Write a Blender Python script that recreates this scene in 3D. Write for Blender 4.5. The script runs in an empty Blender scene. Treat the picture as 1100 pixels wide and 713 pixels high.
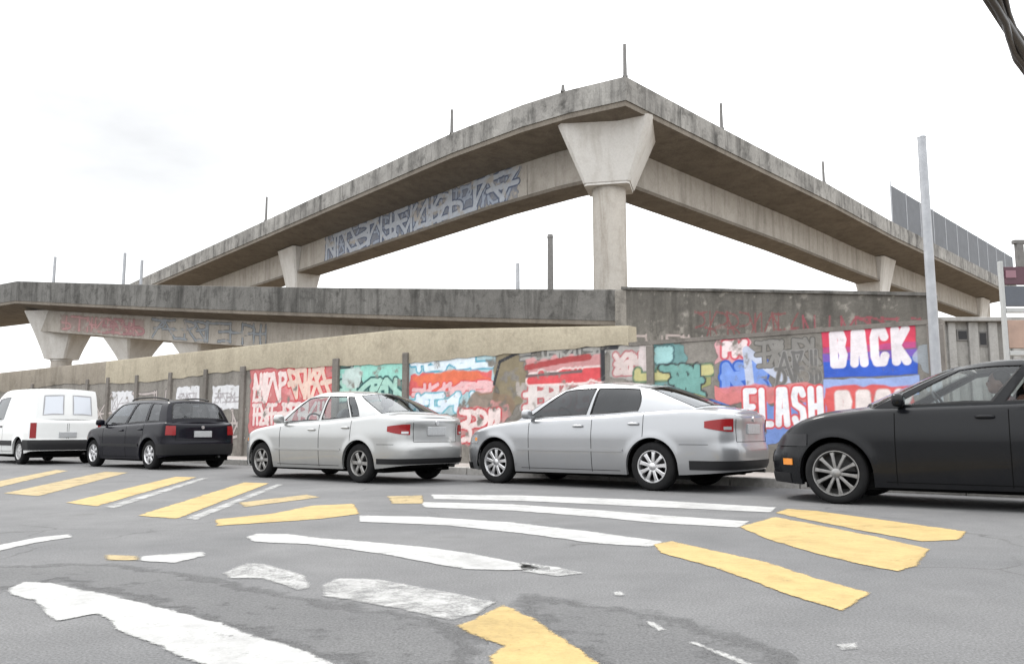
import bpy, math, random
import numpy as np
from mathutils import Vector

random.seed(7)
rng = np.random.default_rng(11)
C = bpy.context.scene.collection
PI = math.pi

# ------------------------------------------------------------------ camera measurements
F_PX, CX, CY = 880.0, 550.0, 356.5
PITCH = math.atan((464 - 356.5) / F_PX)
CAM = Vector((0, 0, 0.76))


def ray(px, py):
    u = (px - CX) / F_PX
    v = (CY - py) / F_PX
    return Vector((u, math.cos(PITCH) - v * math.sin(PITCH), math.sin(PITCH) + v * math.cos(PITCH)))


def at_z(px, py, z=0.0):
    d = ray(px, py)
    k = (z - CAM.z) / d.z
    return CAM + d * k


def at_plane(px, py, p0, n):
    d = ray(px, py)
    k = (Vector(p0) - CAM).dot(n) / d.dot(n)
    return CAM + d * k


# ------------------------------------------------------------------ object helpers
def empty(name, loc, label, cat, group=None, rotz=0.0):
    o = bpy.data.objects.new(name, None)
    C.objects.link(o)
    o.empty_display_size = 0.3
    o.location = loc
    o.rotation_euler = (0, 0, rotz)
    o['label'] = label
    o['category'] = cat
    if group:
        o['group'] = group
    return o


def tag(o, label, cat, group=None):
    o['label'] = label
    o['category'] = cat
    if group:
        o['group'] = group
    return o


class MB:
    """collects vertices and faces of one mesh"""

    def __init__(self):
        self.v, self.f, self.mi = [], [], []

    def add(self, verts, faces, mi=0):
        b = len(self.v)
        self.v += [tuple(p) for p in verts]
        self.f += [tuple(b + i for i in f) for f in faces]
        self.mi += [mi] * len(faces)

    def box(self, x0, x1, y0, y1, z0, z1, mi=0):
        vs = [(x, y, z) for z in (z0, z1) for y in (y0, y1) for x in (x0, x1)]
        self.add(vs, [(0, 2, 3, 1), (4, 5, 7, 6), (0, 1, 5, 4), (2, 6, 7, 3), (0, 4, 6, 2), (1, 3, 7, 5)], mi)

    def rbox(self, x0, x1, y0, y1, z0, z1, e=4.0, n=10, mi=0):
        """superellipsoid block: a box with generously rounded edges"""
        cx, cy, cz = (x0 + x1) / 2, (y0 + y1) / 2, (z0 + z1) / 2
        a, b, c = (x1 - x0) / 2, (y1 - y0) / 2, (z1 - z0) / 2
        s = lambda t: math.copysign(abs(math.sin(t)) ** (2 / e), math.sin(t))
        k = lambda t: math.copysign(abs(math.cos(t)) ** (2 / e), math.cos(t))
        vs, m = [], n * 2
        for i in range(n + 1):
            ph = -PI / 2 + PI * i / n
            for j in range(m):
                th = 2 * PI * j / m
                vs.append((cx + a * k(ph) * k(th), cy + b * k(ph) * s(th), cz + c * s(ph)))
        fs = [(i * m + j, i * m + (j + 1) % m, (i + 1) * m + (j + 1) % m, (i + 1) * m + j) for i in range(n) for j in range(m)]
        self.add(vs, fs, mi)

    def grid(self, P, mi=0, flip=False):
        """P[i][j] points"""
        R, K = len(P), len(P[0])
        vs = [p for row in P for p in row]
        fs = [(i * K + j, i * K + j + 1, (i + 1) * K + j + 1, (i + 1) * K + j) for i in range(R - 1) for j in range(K - 1)]
        if flip:
            fs = [f[::-1] for f in fs]
        self.add(vs, fs, mi)

    def tube(self, pts, r, n=10, cap=True, mi=0):
        pts = [Vector(p) for p in pts]
        rs = r if isinstance(r, (list, tuple)) else [r] * len(pts)
        b = []
        for i, p in enumerate(pts):
            d = (pts[min(i + 1, len(pts) - 1)] - pts[max(i - 1, 0)]).normalized()
            up = Vector((0, 0, 1)) if abs(d.z) < .9 else Vector((1, 0, 0))
            s = d.cross(up).normalized()
            t = s.cross(d)
            b += [p + (s * math.cos(2 * PI * k / n) + t * math.sin(2 * PI * k / n)) * rs[i] for k in range(n)]
        fs = [(i * n + k, i * n + (k + 1) % n, (i + 1) * n + (k + 1) % n, (i + 1) * n + k) for i in range(len(pts) - 1) for k in range(n)]
        if cap:
            fs += [tuple(range(n))[::-1], tuple((len(pts) - 1) * n + k for k in range(n))]
        self.add(b, fs, mi)

    def lathe_y(self, prof, n=40, mi=0, closed=False):
        """prof: list of (radius, y); revolved about the y axis"""
        m = len(prof)
        vs = [(r * math.cos(2 * PI * k / n), y, r * math.sin(2 * PI * k / n)) for k in range(n) for (r, y) in prof]
        fs = []
        for k in range(n):
            q = (k + 1) % n
            for i in range(m if closed else m - 1):
                j = (i + 1) % m
                fs.append((k * m + i, k * m + j, q * m + j, q * m + i))
        self.add(vs, fs, mi)

    def sweep(self, path, sec, mi=0, caps=True):
        """path: list of (x, y, z); sec: closed list of (n, h), n = offset to the far side of the path (mitred), h above path"""
        P = [Vector(p) for p in path]
        m = len(sec)
        vs = []
        for i, p in enumerate(P):
            def nrm(a, b):
                d = Vector((b.x - a.x, b.y - a.y, 0)).normalized()
                return Vector((-d.y, d.x, 0))
            if i == 0:
                w = nrm(P[0], P[1])
            elif i == len(P) - 1:
                w = nrm(P[-2], P[-1])
            else:
                a, b = nrm(P[i - 1], p), nrm(p, P[i + 1])
                w = (a + b)
                w = w / max(w.dot(a), .2)
            vs += [(p.x + w.x * s, p.y + w.y * s, p.z + h) for (s, h) in sec]
        fs = [(i * m + k, (i + 1) * m + k, (i + 1) * m + (k + 1) % m, i * m + (k + 1) % m) for i in range(len(P) - 1) for k in range(m)]
        if caps:
            fs += [tuple(range(m)), tuple((len(P) - 1) * m + k for k in range(m))[::-1]]
        self.add(vs, fs, mi)

    def obj(self, name, mats, parent=None, smooth=None, world=False, bevel=0, merge=0):
        me = bpy.data.meshes.new(name)
        v = self.v
        if world and parent is not None:
            l = parent.location
            v = [(p[0] - l.x, p[1] - l.y, p[2] - l.z) for p in v]
        me.from_pydata(v, [], self.f)
        if not isinstance(mats, (list, tuple)):
            mats = [mats]
        for m in mats:
            me.materials.append(m)
        if len(mats) > 1:
            me.polygons.foreach_set('material_index', self.mi)
        if merge:
            import bmesh
            bm = bmesh.new()
            bm.from_mesh(me)
            bmesh.ops.remove_doubles(bm, verts=bm.verts, dist=merge)
            bmesh.ops.recalc_face_normals(bm, faces=bm.faces)
            bm.to_mesh(me)
            bm.free()
        me.validate()
        if smooth:
            me.polygons.foreach_set('use_smooth', [True] * len(me.polygons))
            me.set_sharp_from_angle(angle=math.radians(smooth))
        me.update()
        o = bpy.data.objects.new(name, me)
        C.objects.link(o)
        if parent is not None:
            o.parent = parent
        if bevel:
            b = o.modifiers.new('bevel', 'BEVEL')
            b.width = bevel
            b.segments = 2
            b.limit_method = 'ANGLE'
            b.angle_limit = math.radians(40)
        return o


# ------------------------------------------------------------------ materials
class NT:
    def __init__(self, name):
        self.m = bpy.data.materials.new(name)
        self.m.use_nodes = True
        self.t = self.m.node_tree
        self.t.nodes.clear()
        self.out = self.n('ShaderNodeOutputMaterial')

    def n(self, typ, **kw):
        nd = self.t.nodes.new(typ)
        for k, v in kw.items():
            if k.startswith('i_'):
                continue
            setattr(nd, k, v)
        return nd

    def l(self, a, b):
        self.t.links.new(a, b)

    def val(self, sock, v):
        if hasattr(v, 'is_linked') or isinstance(v, bpy.types.NodeSocket):
            self.l(v, sock)
        else:
            sock.default_value = v

    def pos(self, sx=1, sy=1, sz=1, obj=False):
        if obj:
            g = self.n('ShaderNodeTexCoord').outputs['Object']
        else:
            g = self.n('ShaderNodeNewGeometry').outputs['Position']
        m = self.n('ShaderNodeMapping')
        m.inputs['Scale'].default_value = (sx, sy, sz)
        self.l(g, m.inputs['Vector'])
        return m.outputs['Vector']

    def noise(self, vec, scale, detail=5, rough=.6, dist=0.0):
        nd = self.n('ShaderNodeTexNoise')
        self.l(vec, nd.inputs['Vector'])
        nd.inputs['Scale'].default_value = scale
        nd.inputs['Detail'].default_value = detail
        nd.inputs['Roughness'].default_value = rough
        nd.inputs['Distortion'].default_value = dist
        return nd.outputs['Fac']

    def ramp(self, fac, stops):
        nd = self.n('ShaderNodeValToRGB')
        e = nd.color_ramp.elements
        while len(e) > len(stops):
            e.remove(e[-1])
        while len(e) < len(stops):
            e.new(1)
        for el, (p, c) in zip(e, stops):
            el.position = p
            el.color = (c, c, c, 1) if isinstance(c, (int, float)) else (*c, 1)
        self.l(fac, nd.inputs['Fac'])
        return nd.outputs['Color']

    def mix(self, fac, a, b, mode='MIX'):
        nd = self.n('ShaderNodeMix', data_type='RGBA', blend_type=mode)
        self.val(nd.inputs[0], fac)
        for s, v in ((nd.inputs[6], a), (nd.inputs[7], b)):
            if isinstance(v, bpy.types.NodeSocket):
                self.l(v, s)
            else:
                s.default_value = (*v, 1)
        return nd.outputs[2]

    def math(self, op, a, b=0.0):
        nd = self.n('ShaderNodeMath', operation=op)
        self.val(nd.inputs[0], a)
        self.val(nd.inputs[1], b)
        return nd.outputs[0]

    def bump(self, h, strength=.3, dist=.02):
        nd = self.n('ShaderNodeBump')
        nd.inputs['Strength'].default_value = strength
        nd.inputs['Distance'].default_value = dist
        self.l(h, nd.inputs['Height'])
        return nd.outputs['Normal']

    def bsdf(self, col, rough=.8, normal=None, metal=0.0, coat=0.0, spec=.5, coat_r=.05):
        b = self.n('ShaderNodeBsdfPrincipled')
        if isinstance(col, bpy.types.NodeSocket):
            self.l(col, b.inputs['Base Color'])
        else:
            b.inputs['Base Color'].default_value = (*col, 1)
        self.val(b.inputs['Roughness'], rough)
        b.inputs['Metallic'].default_value = metal
        b.inputs['Coat Weight'].default_value = coat
        b.inputs['Coat Roughness'].default_value = coat_r
        b.inputs['Specular IOR Level'].default_value = spec
        if normal is not None:
            self.l(normal, b.inputs['Normal'])
        return b.outputs[0]

    def done(self, sh):
        self.l(sh, self.out.inputs['Surface'])
        return self.m


def concrete_color(t, light, mid, dark, streak=.6, blot=.6, dirt=.5):
    vec = t.pos()
    big = t.ramp(t.noise(vec, .55, 6, .65), [(.3, 0), (.7, 1)])
    col = t.mix(big, mid, light)
    st = t.noise(t.pos(1.25, 1.25, .17), 1.5, 7, .68, .35)
    sf = t.ramp(st, [(.47, 0), (.66, streak)])
    col = t.mix(sf, col, dark)
    bl = t.ramp(t.noise(vec, 1.9, 8, .72, .4), [(.5, 0), (.7, blot)])
    col = t.mix(bl, col, dark)
    fine = t.ramp(t.noise(vec, 14, 6, .7), [(.3, 1 - .35 * dirt), (.7, 1)])
    return t.mix(1.0, col, fine, 'MULTIPLY')


def concrete_mat(name, light, mid, dark, streak=.6, blot=.6, dirt=.5, boards=0.0, paint=False, joint=0.0):
    t = NT(name)
    col = concrete_color(t, light, mid, dark, streak, blot, dirt)
    vec = t.pos()
    h = t.noise(vec, 9, 8, .7)
    nrm = t.bump(h, .35, .03)
    rough = .88
    if paint:
        at = t.n('ShaderNodeAttribute', attribute_name='paint')
        mott = t.ramp(t.noise(vec, 5, 7, .7), [(.3, .72), (.7, 1)])
        pc = t.mix(1.0, at.outputs['Color'], mott, 'MULTIPLY')
        wear = t.ramp(t.noise(vec, 3.2, 9, .78), [(.30, .55), (.43, 1)])
        fac = t.math('MULTIPLY', at.outputs['Alpha'], wear)
        col = t.mix(fac, col, pc)
    return t.done(t.bsdf(col, rough, nrm, spec=.25))


def plain(name, col, rough=.6, metal=0.0, coat=0.0, spec=.5, noise=0.0, scale=8, bump=0.0):
    t = NT(name)
    c = col
    nrm = None
    if noise:
        nz = t.noise(t.pos(obj=True), scale, 6, .65)
        k = t.ramp(nz, [(.3, 1 - noise), (.7, 1)])
        c = t.mix(1.0, col, k, 'MULTIPLY')
        if bump:
            nrm = t.bump(nz, bump, .01)
    return t.done(t.bsdf(c, rough, nrm, metal, coat, spec))


def car_paint(name, col, metal, rough, coat=1.0, dust=.12, dustcol=(.22, .205, .185), spec=.5):
    t = NT(name)
    o = t.n('ShaderNodeTexCoord').outputs['Object']
    sep = t.n('ShaderNodeSeparateXYZ')
    t.l(o, sep.inputs[0])
    low = t.ramp(sep.outputs['Z'], [(.18, 1), (.62, 0)])     # road dirt thrown up on the lower panels
    nz = t.ramp(t.noise(t.pos(obj=True), 3.5, 7, .7), [(.35, .25), (.7, 1)])
    f = t.math('MULTIPLY', low, nz)
    f = t.math('MULTIPLY', f, dust * 3)
    fl = t.ramp(t.noise(t.pos(obj=True), 1.2, 5, .6), [(.3, .94), (.7, 1)])
    c = t.mix(1.0, col, fl, 'MULTIPLY')
    c = t.mix(f, c, dustcol)
    r = t.math('ADD', rough, t.math('MULTIPLY', f, .4))
    b = t.bsdf(c, r, None, metal, coat, spec)
    return t.done(b)


def glass_mat(name, tint, refl=1.0):
    t = NT(name)
    tr = t.n('ShaderNodeBsdfTransparent')
    tr.inputs[0].default_value = (*tint, 1)
    gl = t.n('ShaderNodeBsdfGlossy')
    gl.inputs[0].default_value = (.95, .97, 1, 1)
    gl.inputs['Roughness'].default_value = .02
    fr = t.n('ShaderNodeFresnel')
    ge = t.n('ShaderNodeNewGeometry')
    t.l(t.math('ADD', t.math('MULTIPLY', ge.outputs['Backfacing'], 1 / 1.52 - 1.52), 1.52), fr.inputs[0])
    f = t.math('MULTIPLY', fr.outputs[0], refl)
    f = t.math('MINIMUM', f, 1.0)
    mx = t.n('ShaderNodeMixShader')
    t.l(f, mx.inputs[0])
    t.l(tr.outputs[0], mx.inputs[1])
    t.l(gl.outputs[0], mx.inputs[2])
    return t.done(mx.outputs[0])


def asphalt_mat():
    t = NT('asphalt')
    v = t.pos()
    big = t.ramp(t.noise(v, .35, 6, .62, .6), [(.30, (.090, .091, .094)), (.50, (.110, .110, .112)), (.70, (.134, .134, .135))])
    lanes = t.noise(t.pos(.62 * .9, .79 * .9, 1), .9, 4, .55)
    mid = t.ramp(t.noise(v, 2.4, 8, .72), [(.3, .86), (.7, 1.08)])
    col = t.mix(1.0, big, mid, 'MULTIPLY')
    grain = t.ramp(t.noise(v, 95, 3, .7), [(.32, .55), (.6, 1.12), (.75, 1.5)])
    col = t.mix(1.0, col, grain, 'MULTIPLY')
    # hairline cracks with bitumen
    wob = t.n('ShaderNodeMix', data_type='VECTOR')
    nz = t.n('ShaderNodeTexNoise')
    t.l(v, nz.inputs['Vector'])
    nz.inputs['Scale'].default_value = 2.2
    nz.inputs['Detail'].default_value = 6
    wob.inputs[0].default_value = .25
    t.l(v, wob.inputs[4])
    t.l(nz.outputs['Color'], wob.inputs[5])
    vo = t.n('ShaderNodeTexVoronoi', feature='DISTANCE_TO_EDGE')
    t.l(wob.outputs[1], vo.inputs['Vector'])
    vo.inputs['Scale'].default_value = .75
    cr = t.ramp(vo.outputs['Distance'], [(.0, 1), (.009, 0)])
    gate = t.ramp(t.noise(v, .5, 3, .5), [(.5, 0), (.62, .75)])
    col = t.mix(t.math('MULTIPLY', cr, gate), col, (.035, .034, .034))
    # oil drips
    oil = t.ramp(t.noise(v, 1.1, 4, .55, .2), [(.66, 0), (.74, .55)])
    col = t.mix(oil, col, (.06, .058, .056))
    h = t.noise(v, 110, 3, .65)
    return t.done(t.bsdf(col, .86, t.bump(h, .5, .006), spec=.3))


def road_paint(name, col, wear_lo, wear_hi):
    t = NT(name)
    v = t.pos()
    a = t.noise(v, 4.5, 9, .76, .3)
    g = t.noise(v, 70, 3, .7)
    s = t.math('ADD', t.math('MULTIPLY', a, .72), t.math('MULTIPLY', g, .28))
    co_ = t.n('ShaderNodeAttribute', attribute_name='core').outputs['Fac']
    s = t.math('ADD', s, t.math('MULTIPLY', t.math('SUBTRACT', co_, 1.0), .24))
    f = t.ramp(s, [(wear_lo, 0), (wear_hi, 1)])
    f = t.math('MULTIPLY', f, t.ramp(t.noise(v, 1.7, 6, .7, .5), [(.34, .80), (.50, 1)]))
    f = t.math('MULTIPLY', f, t.ramp(t.noise(v, 60, 4, .8), [(.30, .75), (.44, 1)]))
    mott = t.ramp(t.noise(v, 7, 8, .75), [(.3, .76), (.6, 1)])
    c = t.mix(1.0, col, mott, 'MULTIPLY')
    b = t.bsdf(c, .7, t.bump(g, .35, .005), spec=.3)
    tr = t.n('ShaderNodeBsdfTransparent')
    mx = t.n('ShaderNodeMixShader')
    t.l(f, mx.inputs[0])
    t.l(tr.outputs[0], mx.inputs[1])
    t.l(b, mx.inputs[2])
    return t.done(mx.outputs[0])


M = {}
M['asphalt'] = asphalt_mat()
M['white_line'] = road_paint('white road paint', (.31, .31, .305), .29, .41)
M['worn_line'] = road_paint('worn white road paint', (.29, .29, .285), .34, .54)
M['yellow_line'] = road_paint('yellow road paint', (.335, .242, .096), .29, .41)
M['worn_yellow'] = road_paint('worn yellow road paint', (.29, .225, .115), .28, .48)
M['pavement'] = concrete_mat('pavement concrete', (.36, .33, .31), (.28, .26, .245), (.14, .13, .12), .1, .4, .8)
M['kerb'] = concrete_mat('kerb concrete', (.40, .385, .37), (.31, .30, .285), (.13, .125, .12), .3, .5, .8)
M['dirt'] = concrete_mat('bare dirt', (.24, .19, .14), (.18, .145, .105), (.10, .085, .06), 0, .6, 1)
M['deck'] = concrete_mat('weathered parapet concrete', (.36, .35, .33), (.18, .173, .163), (.045, .043, .040), .75, .8, .8)
M['ramp'] = concrete_mat('sooty parapet concrete', (.20, .195, .185), (.115, .111, .105), (.036, .035, .032), .75, .85, .8)
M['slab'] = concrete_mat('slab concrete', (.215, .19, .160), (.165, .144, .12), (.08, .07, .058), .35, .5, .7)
M['girder'] = concrete_mat('girder concrete', (.44, .41, .37), (.36, .335, .30), (.17, .15, .125), .45, .35, .5)
M['girder_paint'] = concrete_mat('painted girder concrete', (.44, .41, .37), (.36, .335, .30), (.17, .15, .125), .45, .35, .5, paint=True)
M['capital'] = concrete_mat('pier head concrete', (.62, .61, .59), (.55, .535, .51), (.32, .29, .25), .35, .25, .4)
M['shaft'] = concrete_mat('pier shaft concrete', (.47, .44, .40), (.40, .375, .34), (.22, .19, .155), .6, .25, .5)
M['wall'] = concrete_mat('painted wall render', (.27, .25, .225), (.21, .195, .175), (.085, .08, .07), .5, .6, .8, paint=True)
M['retaining'] = concrete_mat('stained retaining concrete', (.33, .31, .28), (.25, .235, .21), (.075, .07, .062), .7, .6, .8, paint=True)
M['wall_plain'] = concrete_mat('plain wall render', (.27, .25, .225), (.21, .195, .175), (.085, .08, .07), .5, .6, .8)
M['retaining_plain'] = concrete_mat('plain retaining concrete', (.33, .31, .28), (.25, .235, .21), (.075, .07, .062), .7, .6, .8)
M['coping'] = concrete_mat('tan coping render', (.40, .355, .27), (.33, .292, .222), (.20, .17, .125), .3, .55, .7)
M['coping_grey'] = concrete_mat('grey brown coping render', (.27, .24, .20), (.22, .19, .15), (.10, .085, .065), .4, .6, .7)
M['pilaster'] = concrete_mat('wall post concrete', (.22, .20, .18), (.17, .155, .14), (.08, .073, .064), .5, .5, .8)
M['metal_grey'] = plain('galvanised metal', (.36, .37, .39), .5, .5, noise=.25, scale=6)
M['metal_dark'] = plain('dark metal', (.16, .155, .15), .6, .3, noise=.3)
M['screen'] = plain('grey screen sheet', (.075, .082, .096), .6, .1, noise=.3, scale=1.5)
M['cable'] = plain('black cable sheath', (.02, .02, .022), .5)
M['rubber'] = plain('tyre rubber', (.014, .014, .0145), .9, spec=.15, noise=.3, scale=12)
M['black'] = plain('black plastic', (.010, .010, .011), .6, spec=.25)
M['under'] = plain('underbody', (.006, .006, .006), 1, spec=0)
M['seam'] = plain('panel gap', (.006, .006, .006), 1, spec=0)
M['alloy'] = plain('alloy', (.55, .55, .56), .32, .85, noise=.2, scale=20)
M['alloy_dull'] = plain('brake dusted alloy', (.27, .265, .26), .4, .8, noise=.3, scale=20)
M['steel'] = plain('hubcap', (.42, .42, .42), .45, .4, noise=.25, scale=20)
M['hub'] = plain('brake', (.05, .05, .05), .6, .5)
M['red_lens'] = plain('red lamp lens', (.20, .006, .008), .25, 0, .25, spec=.25)
M['clear_lens'] = plain('clear lamp lens', (.36, .37, .38), .12, .3, 1.0)
M['smoked'] = plain('smoked lamp lens', (.012, .012, .014), .3, 0, .1, spec=.25)
M['orange_lens'] = plain('amber lamp lens', (.62, .22, .03), .2, 0, 1.0)
M['plate'] = plain('grey number plate', (.40, .41, .42), .4, .2, noise=.25, scale=40)
M['sky_reflection'] = plain('white film on van windows', (.50, .53, .58), .25, 0, .6)  # opaque pale panes: the bright sky's reflection is put into the colour
M['glass'] = glass_mat('car glass', (.74, .79, .79), 1.0)
M['glass_dark'] = glass_mat('tinted car glass', (.12, .13, .14), 1.0)
M['glass_mid'] = glass_mat('lightly tinted car glass', (.34, .36, .38), 1.0)
M['trim'] = plain('cabin trim', (.02, .02, .02), .9, spec=.2)
M['seat_grey'] = plain('grey seat cloth', (.10, .10, .105), .9)
M['seat_brown'] = plain('brown seat cover', (.085, .034, .022), .8)
M['silver'] = car_paint('silver car paint', (.35, .355, .355), .6, .30, .8)
M['silver_light'] = car_paint('pale silver car paint', (.29, .297, .31), .6, .28, .8)
M['van_white'] = car_paint('white van paint', (.62, .63, .625), 0, .35, .5)
M['black_paint'] = car_paint('blue black car paint', (.004, .004, .008), .0, .25, .12, .008, spec=.12)
M['dark_grey'] = car_paint('graphite car paint', (.0065, .007, .0085), .0, .25, .14, .008, spec=.16)


# ------------------------------------------------------------------ painting on concrete
def vnoise(shape, cells, seed):
    r = np.random.default_rng(seed)
    ny, nx = max(2, int(cells[0]) + 2), max(2, int(cells[1]) + 2)
    g = r.random((ny, nx))
    y = np.linspace(0, ny - 1.001, shape[0])
    x = np.linspace(0, nx - 1.001, shape[1])
    yi, xi = y.astype(int), x.astype(int)
    fy, fx = (y - yi)[:, None], (x - xi)[None, :]
    fy, fx = fy * fy * (3 - 2 * fy), fx * fx * (3 - 2 * fx)
    a, b = g[yi][:, xi], g[yi][:, xi + 1]
    c, d = g[yi + 1][:, xi], g[yi + 1][:, xi + 1]
    return (a * (1 - fx) + b * fx) * (1 - fy) + (c * (1 - fx) + d * fx) * fy


GLYPH = {
    'B': [[(0, 0), (0, 1), (.75, 1), (.95, .8), (.75, .55), (0, .52)], [(.75, .55), (1, .3), (.8, 0), (0, 0)]],
    'A': [[(0, 0), (.2, 1), (.8, 1), (1, 0)], [(.1, .36), (.9, .36)]],
    'C': [[(1, .8), (.8, 1), (.2, 1), (0, .8), (0, .2), (.2, 0), (.8, 0), (1, .2)]],
    'K': [[(0, 0), (0, 1)], [(1, 1), (.08, .5), (1, 0)]],
    'F': [[(0, 0), (0, 1), (1, 1)], [(0, .52), (.8, .52)]],
    'L': [[(0, 1), (0, 0), (1, 0)]],
    'S': [[(1, .85), (.8, 1), (.2, 1), (0, .8), (.1, .58), (.9, .42), (1, .2), (.8, 0), (.2, 0), (0, .15)]],
    'H': [[(0, 0), (0, 1)], [(1, 0), (1, 1)], [(0, .5), (1, .5)]],
}


class Canvas:
    def __init__(self, u0, u1, v0, v1, res):
        self.u0, self.u1, self.v0, self.v1 = u0, u1, v0, v1
        self.nu, self.nv = int(round((u1 - u0) / res)) + 1, int(round((v1 - v0) / res)) + 1
        self.u = np.linspace(u0, u1, self.nu)
        self.v = np.linspace(v0, v1, self.nv)
        self.rgb = np.zeros((self.nv, self.nu, 3))
        self.a = np.zeros((self.nv, self.nu))
        self.k = 0

    def win(self, a, b, c, d):
        i0, i1 = np.searchsorted(self.u, [a, b])
        j0, j1 = np.searchsorted(self.v, [c, d])
        return slice(max(j0 - 1, 0), j1 + 1), slice(max(i0 - 1, 0), i1 + 1)

    def put(self, sl, m, col):
        m = np.clip(m, 0, 1)
        self.rgb[sl] = self.rgb[sl] * (1 - m[..., None]) + np.array(col)[None, None, :3] * m[..., None]
        self.a[sl] = np.maximum(self.a[sl], m)

    def sdf(self, sl, lines):
        U, V = np.meshgrid(self.u[sl[1]], self.v[sl[0]])
        d = np.full(U.shape, 9.0)
        for ln in lines:
            for (ax, ay), (bx, by) in zip(ln[:-1], ln[1:]):
                ex, ey = bx - ax, by - ay
                L = ex * ex + ey * ey + 1e-9
                t = np.clip(((U - ax) * ex + (V - ay) * ey) / L, 0, 1)
                d = np.minimum(d, np.hypot(U - ax - t * ex, V - ay - t * ey))
        return d

    def strokes(self, lines, w, col, alpha=1.0, soft=.012):
        xs = [p[0] for l in lines for p in l]
        ys = [p[1] for l in lines for p in l]
        sl = self.win(min(xs) - w - soft, max(xs) + w + soft, min(ys) - w - soft, max(ys) + w + soft)
        if self.rgb[sl].size == 0:
            return
        d = self.sdf(sl, lines)
        self.put(sl, alpha * np.clip((w - d) / soft + .5, 0, 1), col)

    def rect(self, a, b, c, d, col, alpha=1.0, rag=.03, seed=None):
        self.k += 1
        sl = self.win(a - .1, b + .1, c - .1, d + .1)
        if self.rgb[sl].size == 0:
            return
        U, V = np.meshgrid(self.u[sl[1]], self.v[sl[0]])
        nz = (vnoise(U.shape, ((d - c) / .12, (b - a) / .12), self.k) - .5) * 2 * rag
        e = np.minimum(np.minimum(U - a, b - U), np.minimum(V - c, d - V)) + nz
        self.put(sl, alpha * np.clip(e / .02 + .5, 0, 1), col)

    def blob(self, cu, cv, ru, rv, col, alpha=1.0, rag=.3, soft=.08):
        self.k += 1
        sl = self.win(cu - ru * 1.5, cu + ru * 1.5, cv - rv * 1.5, cv + rv * 1.5)
        if self.rgb[sl].size == 0:
            return
        U, V = np.meshgrid(self.u[sl[1]], self.v[sl[0]])
        nz = (vnoise(U.shape, (7, 7), self.k) - .5) * 2 * rag
        e = 1 - np.hypot((U - cu) / ru, (V - cv) / rv) + nz
        self.put(sl, alpha * np.clip(e / soft + .5, 0, 1), col)

    def text(self, s, a, b, c, d, w, fill, line=None, lw=.03, shade=None, slant=0.0):
        n = len(s)
        cw = (b - a) / n
        all_ = []
        for i, ch in enumerate(s):
            x0 = a + i * cw + w * 1.15
            gw = cw - w * 2.5
            all_ += [[(x0 + gx * gw + slant * gy, c + w + gy * (d - c - 2 * w)) for gx, gy in ln] for ln in GLYPH[ch]]
        if shade:
            self.strokes([[(x + w * .7, y - w * .6) for x, y in l] for l in all_], w + lw, shade)
        if line:
            self.strokes(all_, w + lw, line)
        self.strokes(all_, w, fill)

    def tagline(self, a, b, c, d, w, fill, line=None, lw=.03, shade=None, n=None, r=None):
        """a row of abstract spray-paint loops that spell nothing"""
        r = r or random
        w *= .62
        lw *= .75
        n = n or max(2, int((b - a) / ((d - c) * .7)))
        cw = (b - a) / n
        ls = []
        SEG = [[(0, 0), (.05, 1)], [(1, 0), (.95, 1)], [(0, 1), (.5, .95), (1, 1)], [(0, .5), (1, .55)], [(0, 0), (.5, .06), (1, .0)], [(0, 1), (.5, .4), (1, 0)], [(0, 0), (.5, .6), (1, 1)],
               [(.1, 1), (.9, .9), (1, .6), (.1, .5)], [(0, .5), (.9, .45), (1, .1), (.1, 0)], [(.5, 1), (.45, .5), (.5, 0)]]
        for i in range(n):
            x0 = a + (i - .08) * cw
            for sg in r.sample(SEG, r.randint(2, 4)):
                jx, jy = r.uniform(-.12, .12), r.uniform(-.06, .06)
                p = [(x0 + cw * (.05 + 1.1 * q[0] + jx * r.uniform(.4, 1)), c + (d - c) * min(1, max(0, q[1] + jy * r.uniform(.3, 1)))) for q in sg]
                for _ in range(2):
                    q2 = [p[0]]
                    for m0, m1 in zip(p[:-1], p[1:]):
                        q2 += [(m0[0] * .75 + m1[0] * .25, m0[1] * .75 + m1[1] * .25), (m0[0] * .25 + m1[0] * .75, m0[1] * .25 + m1[1] * .75)]
                    p = q2 + [p[-1]]
                ls.append(p)
        if shade:
            self.strokes([[(x + w, y - w) for x, y in l] for l in ls], w + lw, shade)
        if line:
            self.strokes(ls, w + lw, line)
        self.strokes(ls, w, fill)

    def wear(self, cells, lo, hi, seed):
        n = .55 * vnoise(self.a.shape, (self.nv / cells, self.nu / cells), seed) + .3 * vnoise(self.a.shape, (self.nv / cells * 3, self.nu / cells * 3), seed + 1) + .15 * vnoise(self.a.shape, (self.nv / cells * 9, self.nu / cells * 9), seed + 2)
        self.a *= np.clip((n - lo) / (hi - lo), 0, 1)

    def mesh(self, name, fn, mat, parent=None, keep=None):
        """fn(U, V) -> xyz arrays"""
        U, V = np.meshgrid(self.u, self.v)
        X, Y, Z = fn(U, V)
        if parent is not None:
            X, Y, Z = X - parent.location.x, Y - parent.location.y, Z - parent.location.z
        co = np.stack([X, Y, Z], -1).reshape(-1, 3).astype(np.float32)
        nu, nv = self.nu, self.nv
        i = np.arange(nv - 1)[:, None] * nu + np.arange(nu - 1)[None, :]
        if keep is not None:
            i = i[keep((self.u[:-1] + self.u[1:])[None, :] / 2 + 0 * i, (self.v[:-1] + self.v[1:])[:, None] / 2 + 0 * i)]
        i = i.reshape(-1)
        q = np.stack([i, i + 1, i + nu + 1, i + nu], -1).astype(np.int32)
        me = bpy.data.meshes.new(name)
        me.vertices.add(len(co))
        me.vertices.foreach_set('co', co.ravel())
        me.loops.add(q.size)
        me.loops.foreach_set('vertex_index', q.ravel())
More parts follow.
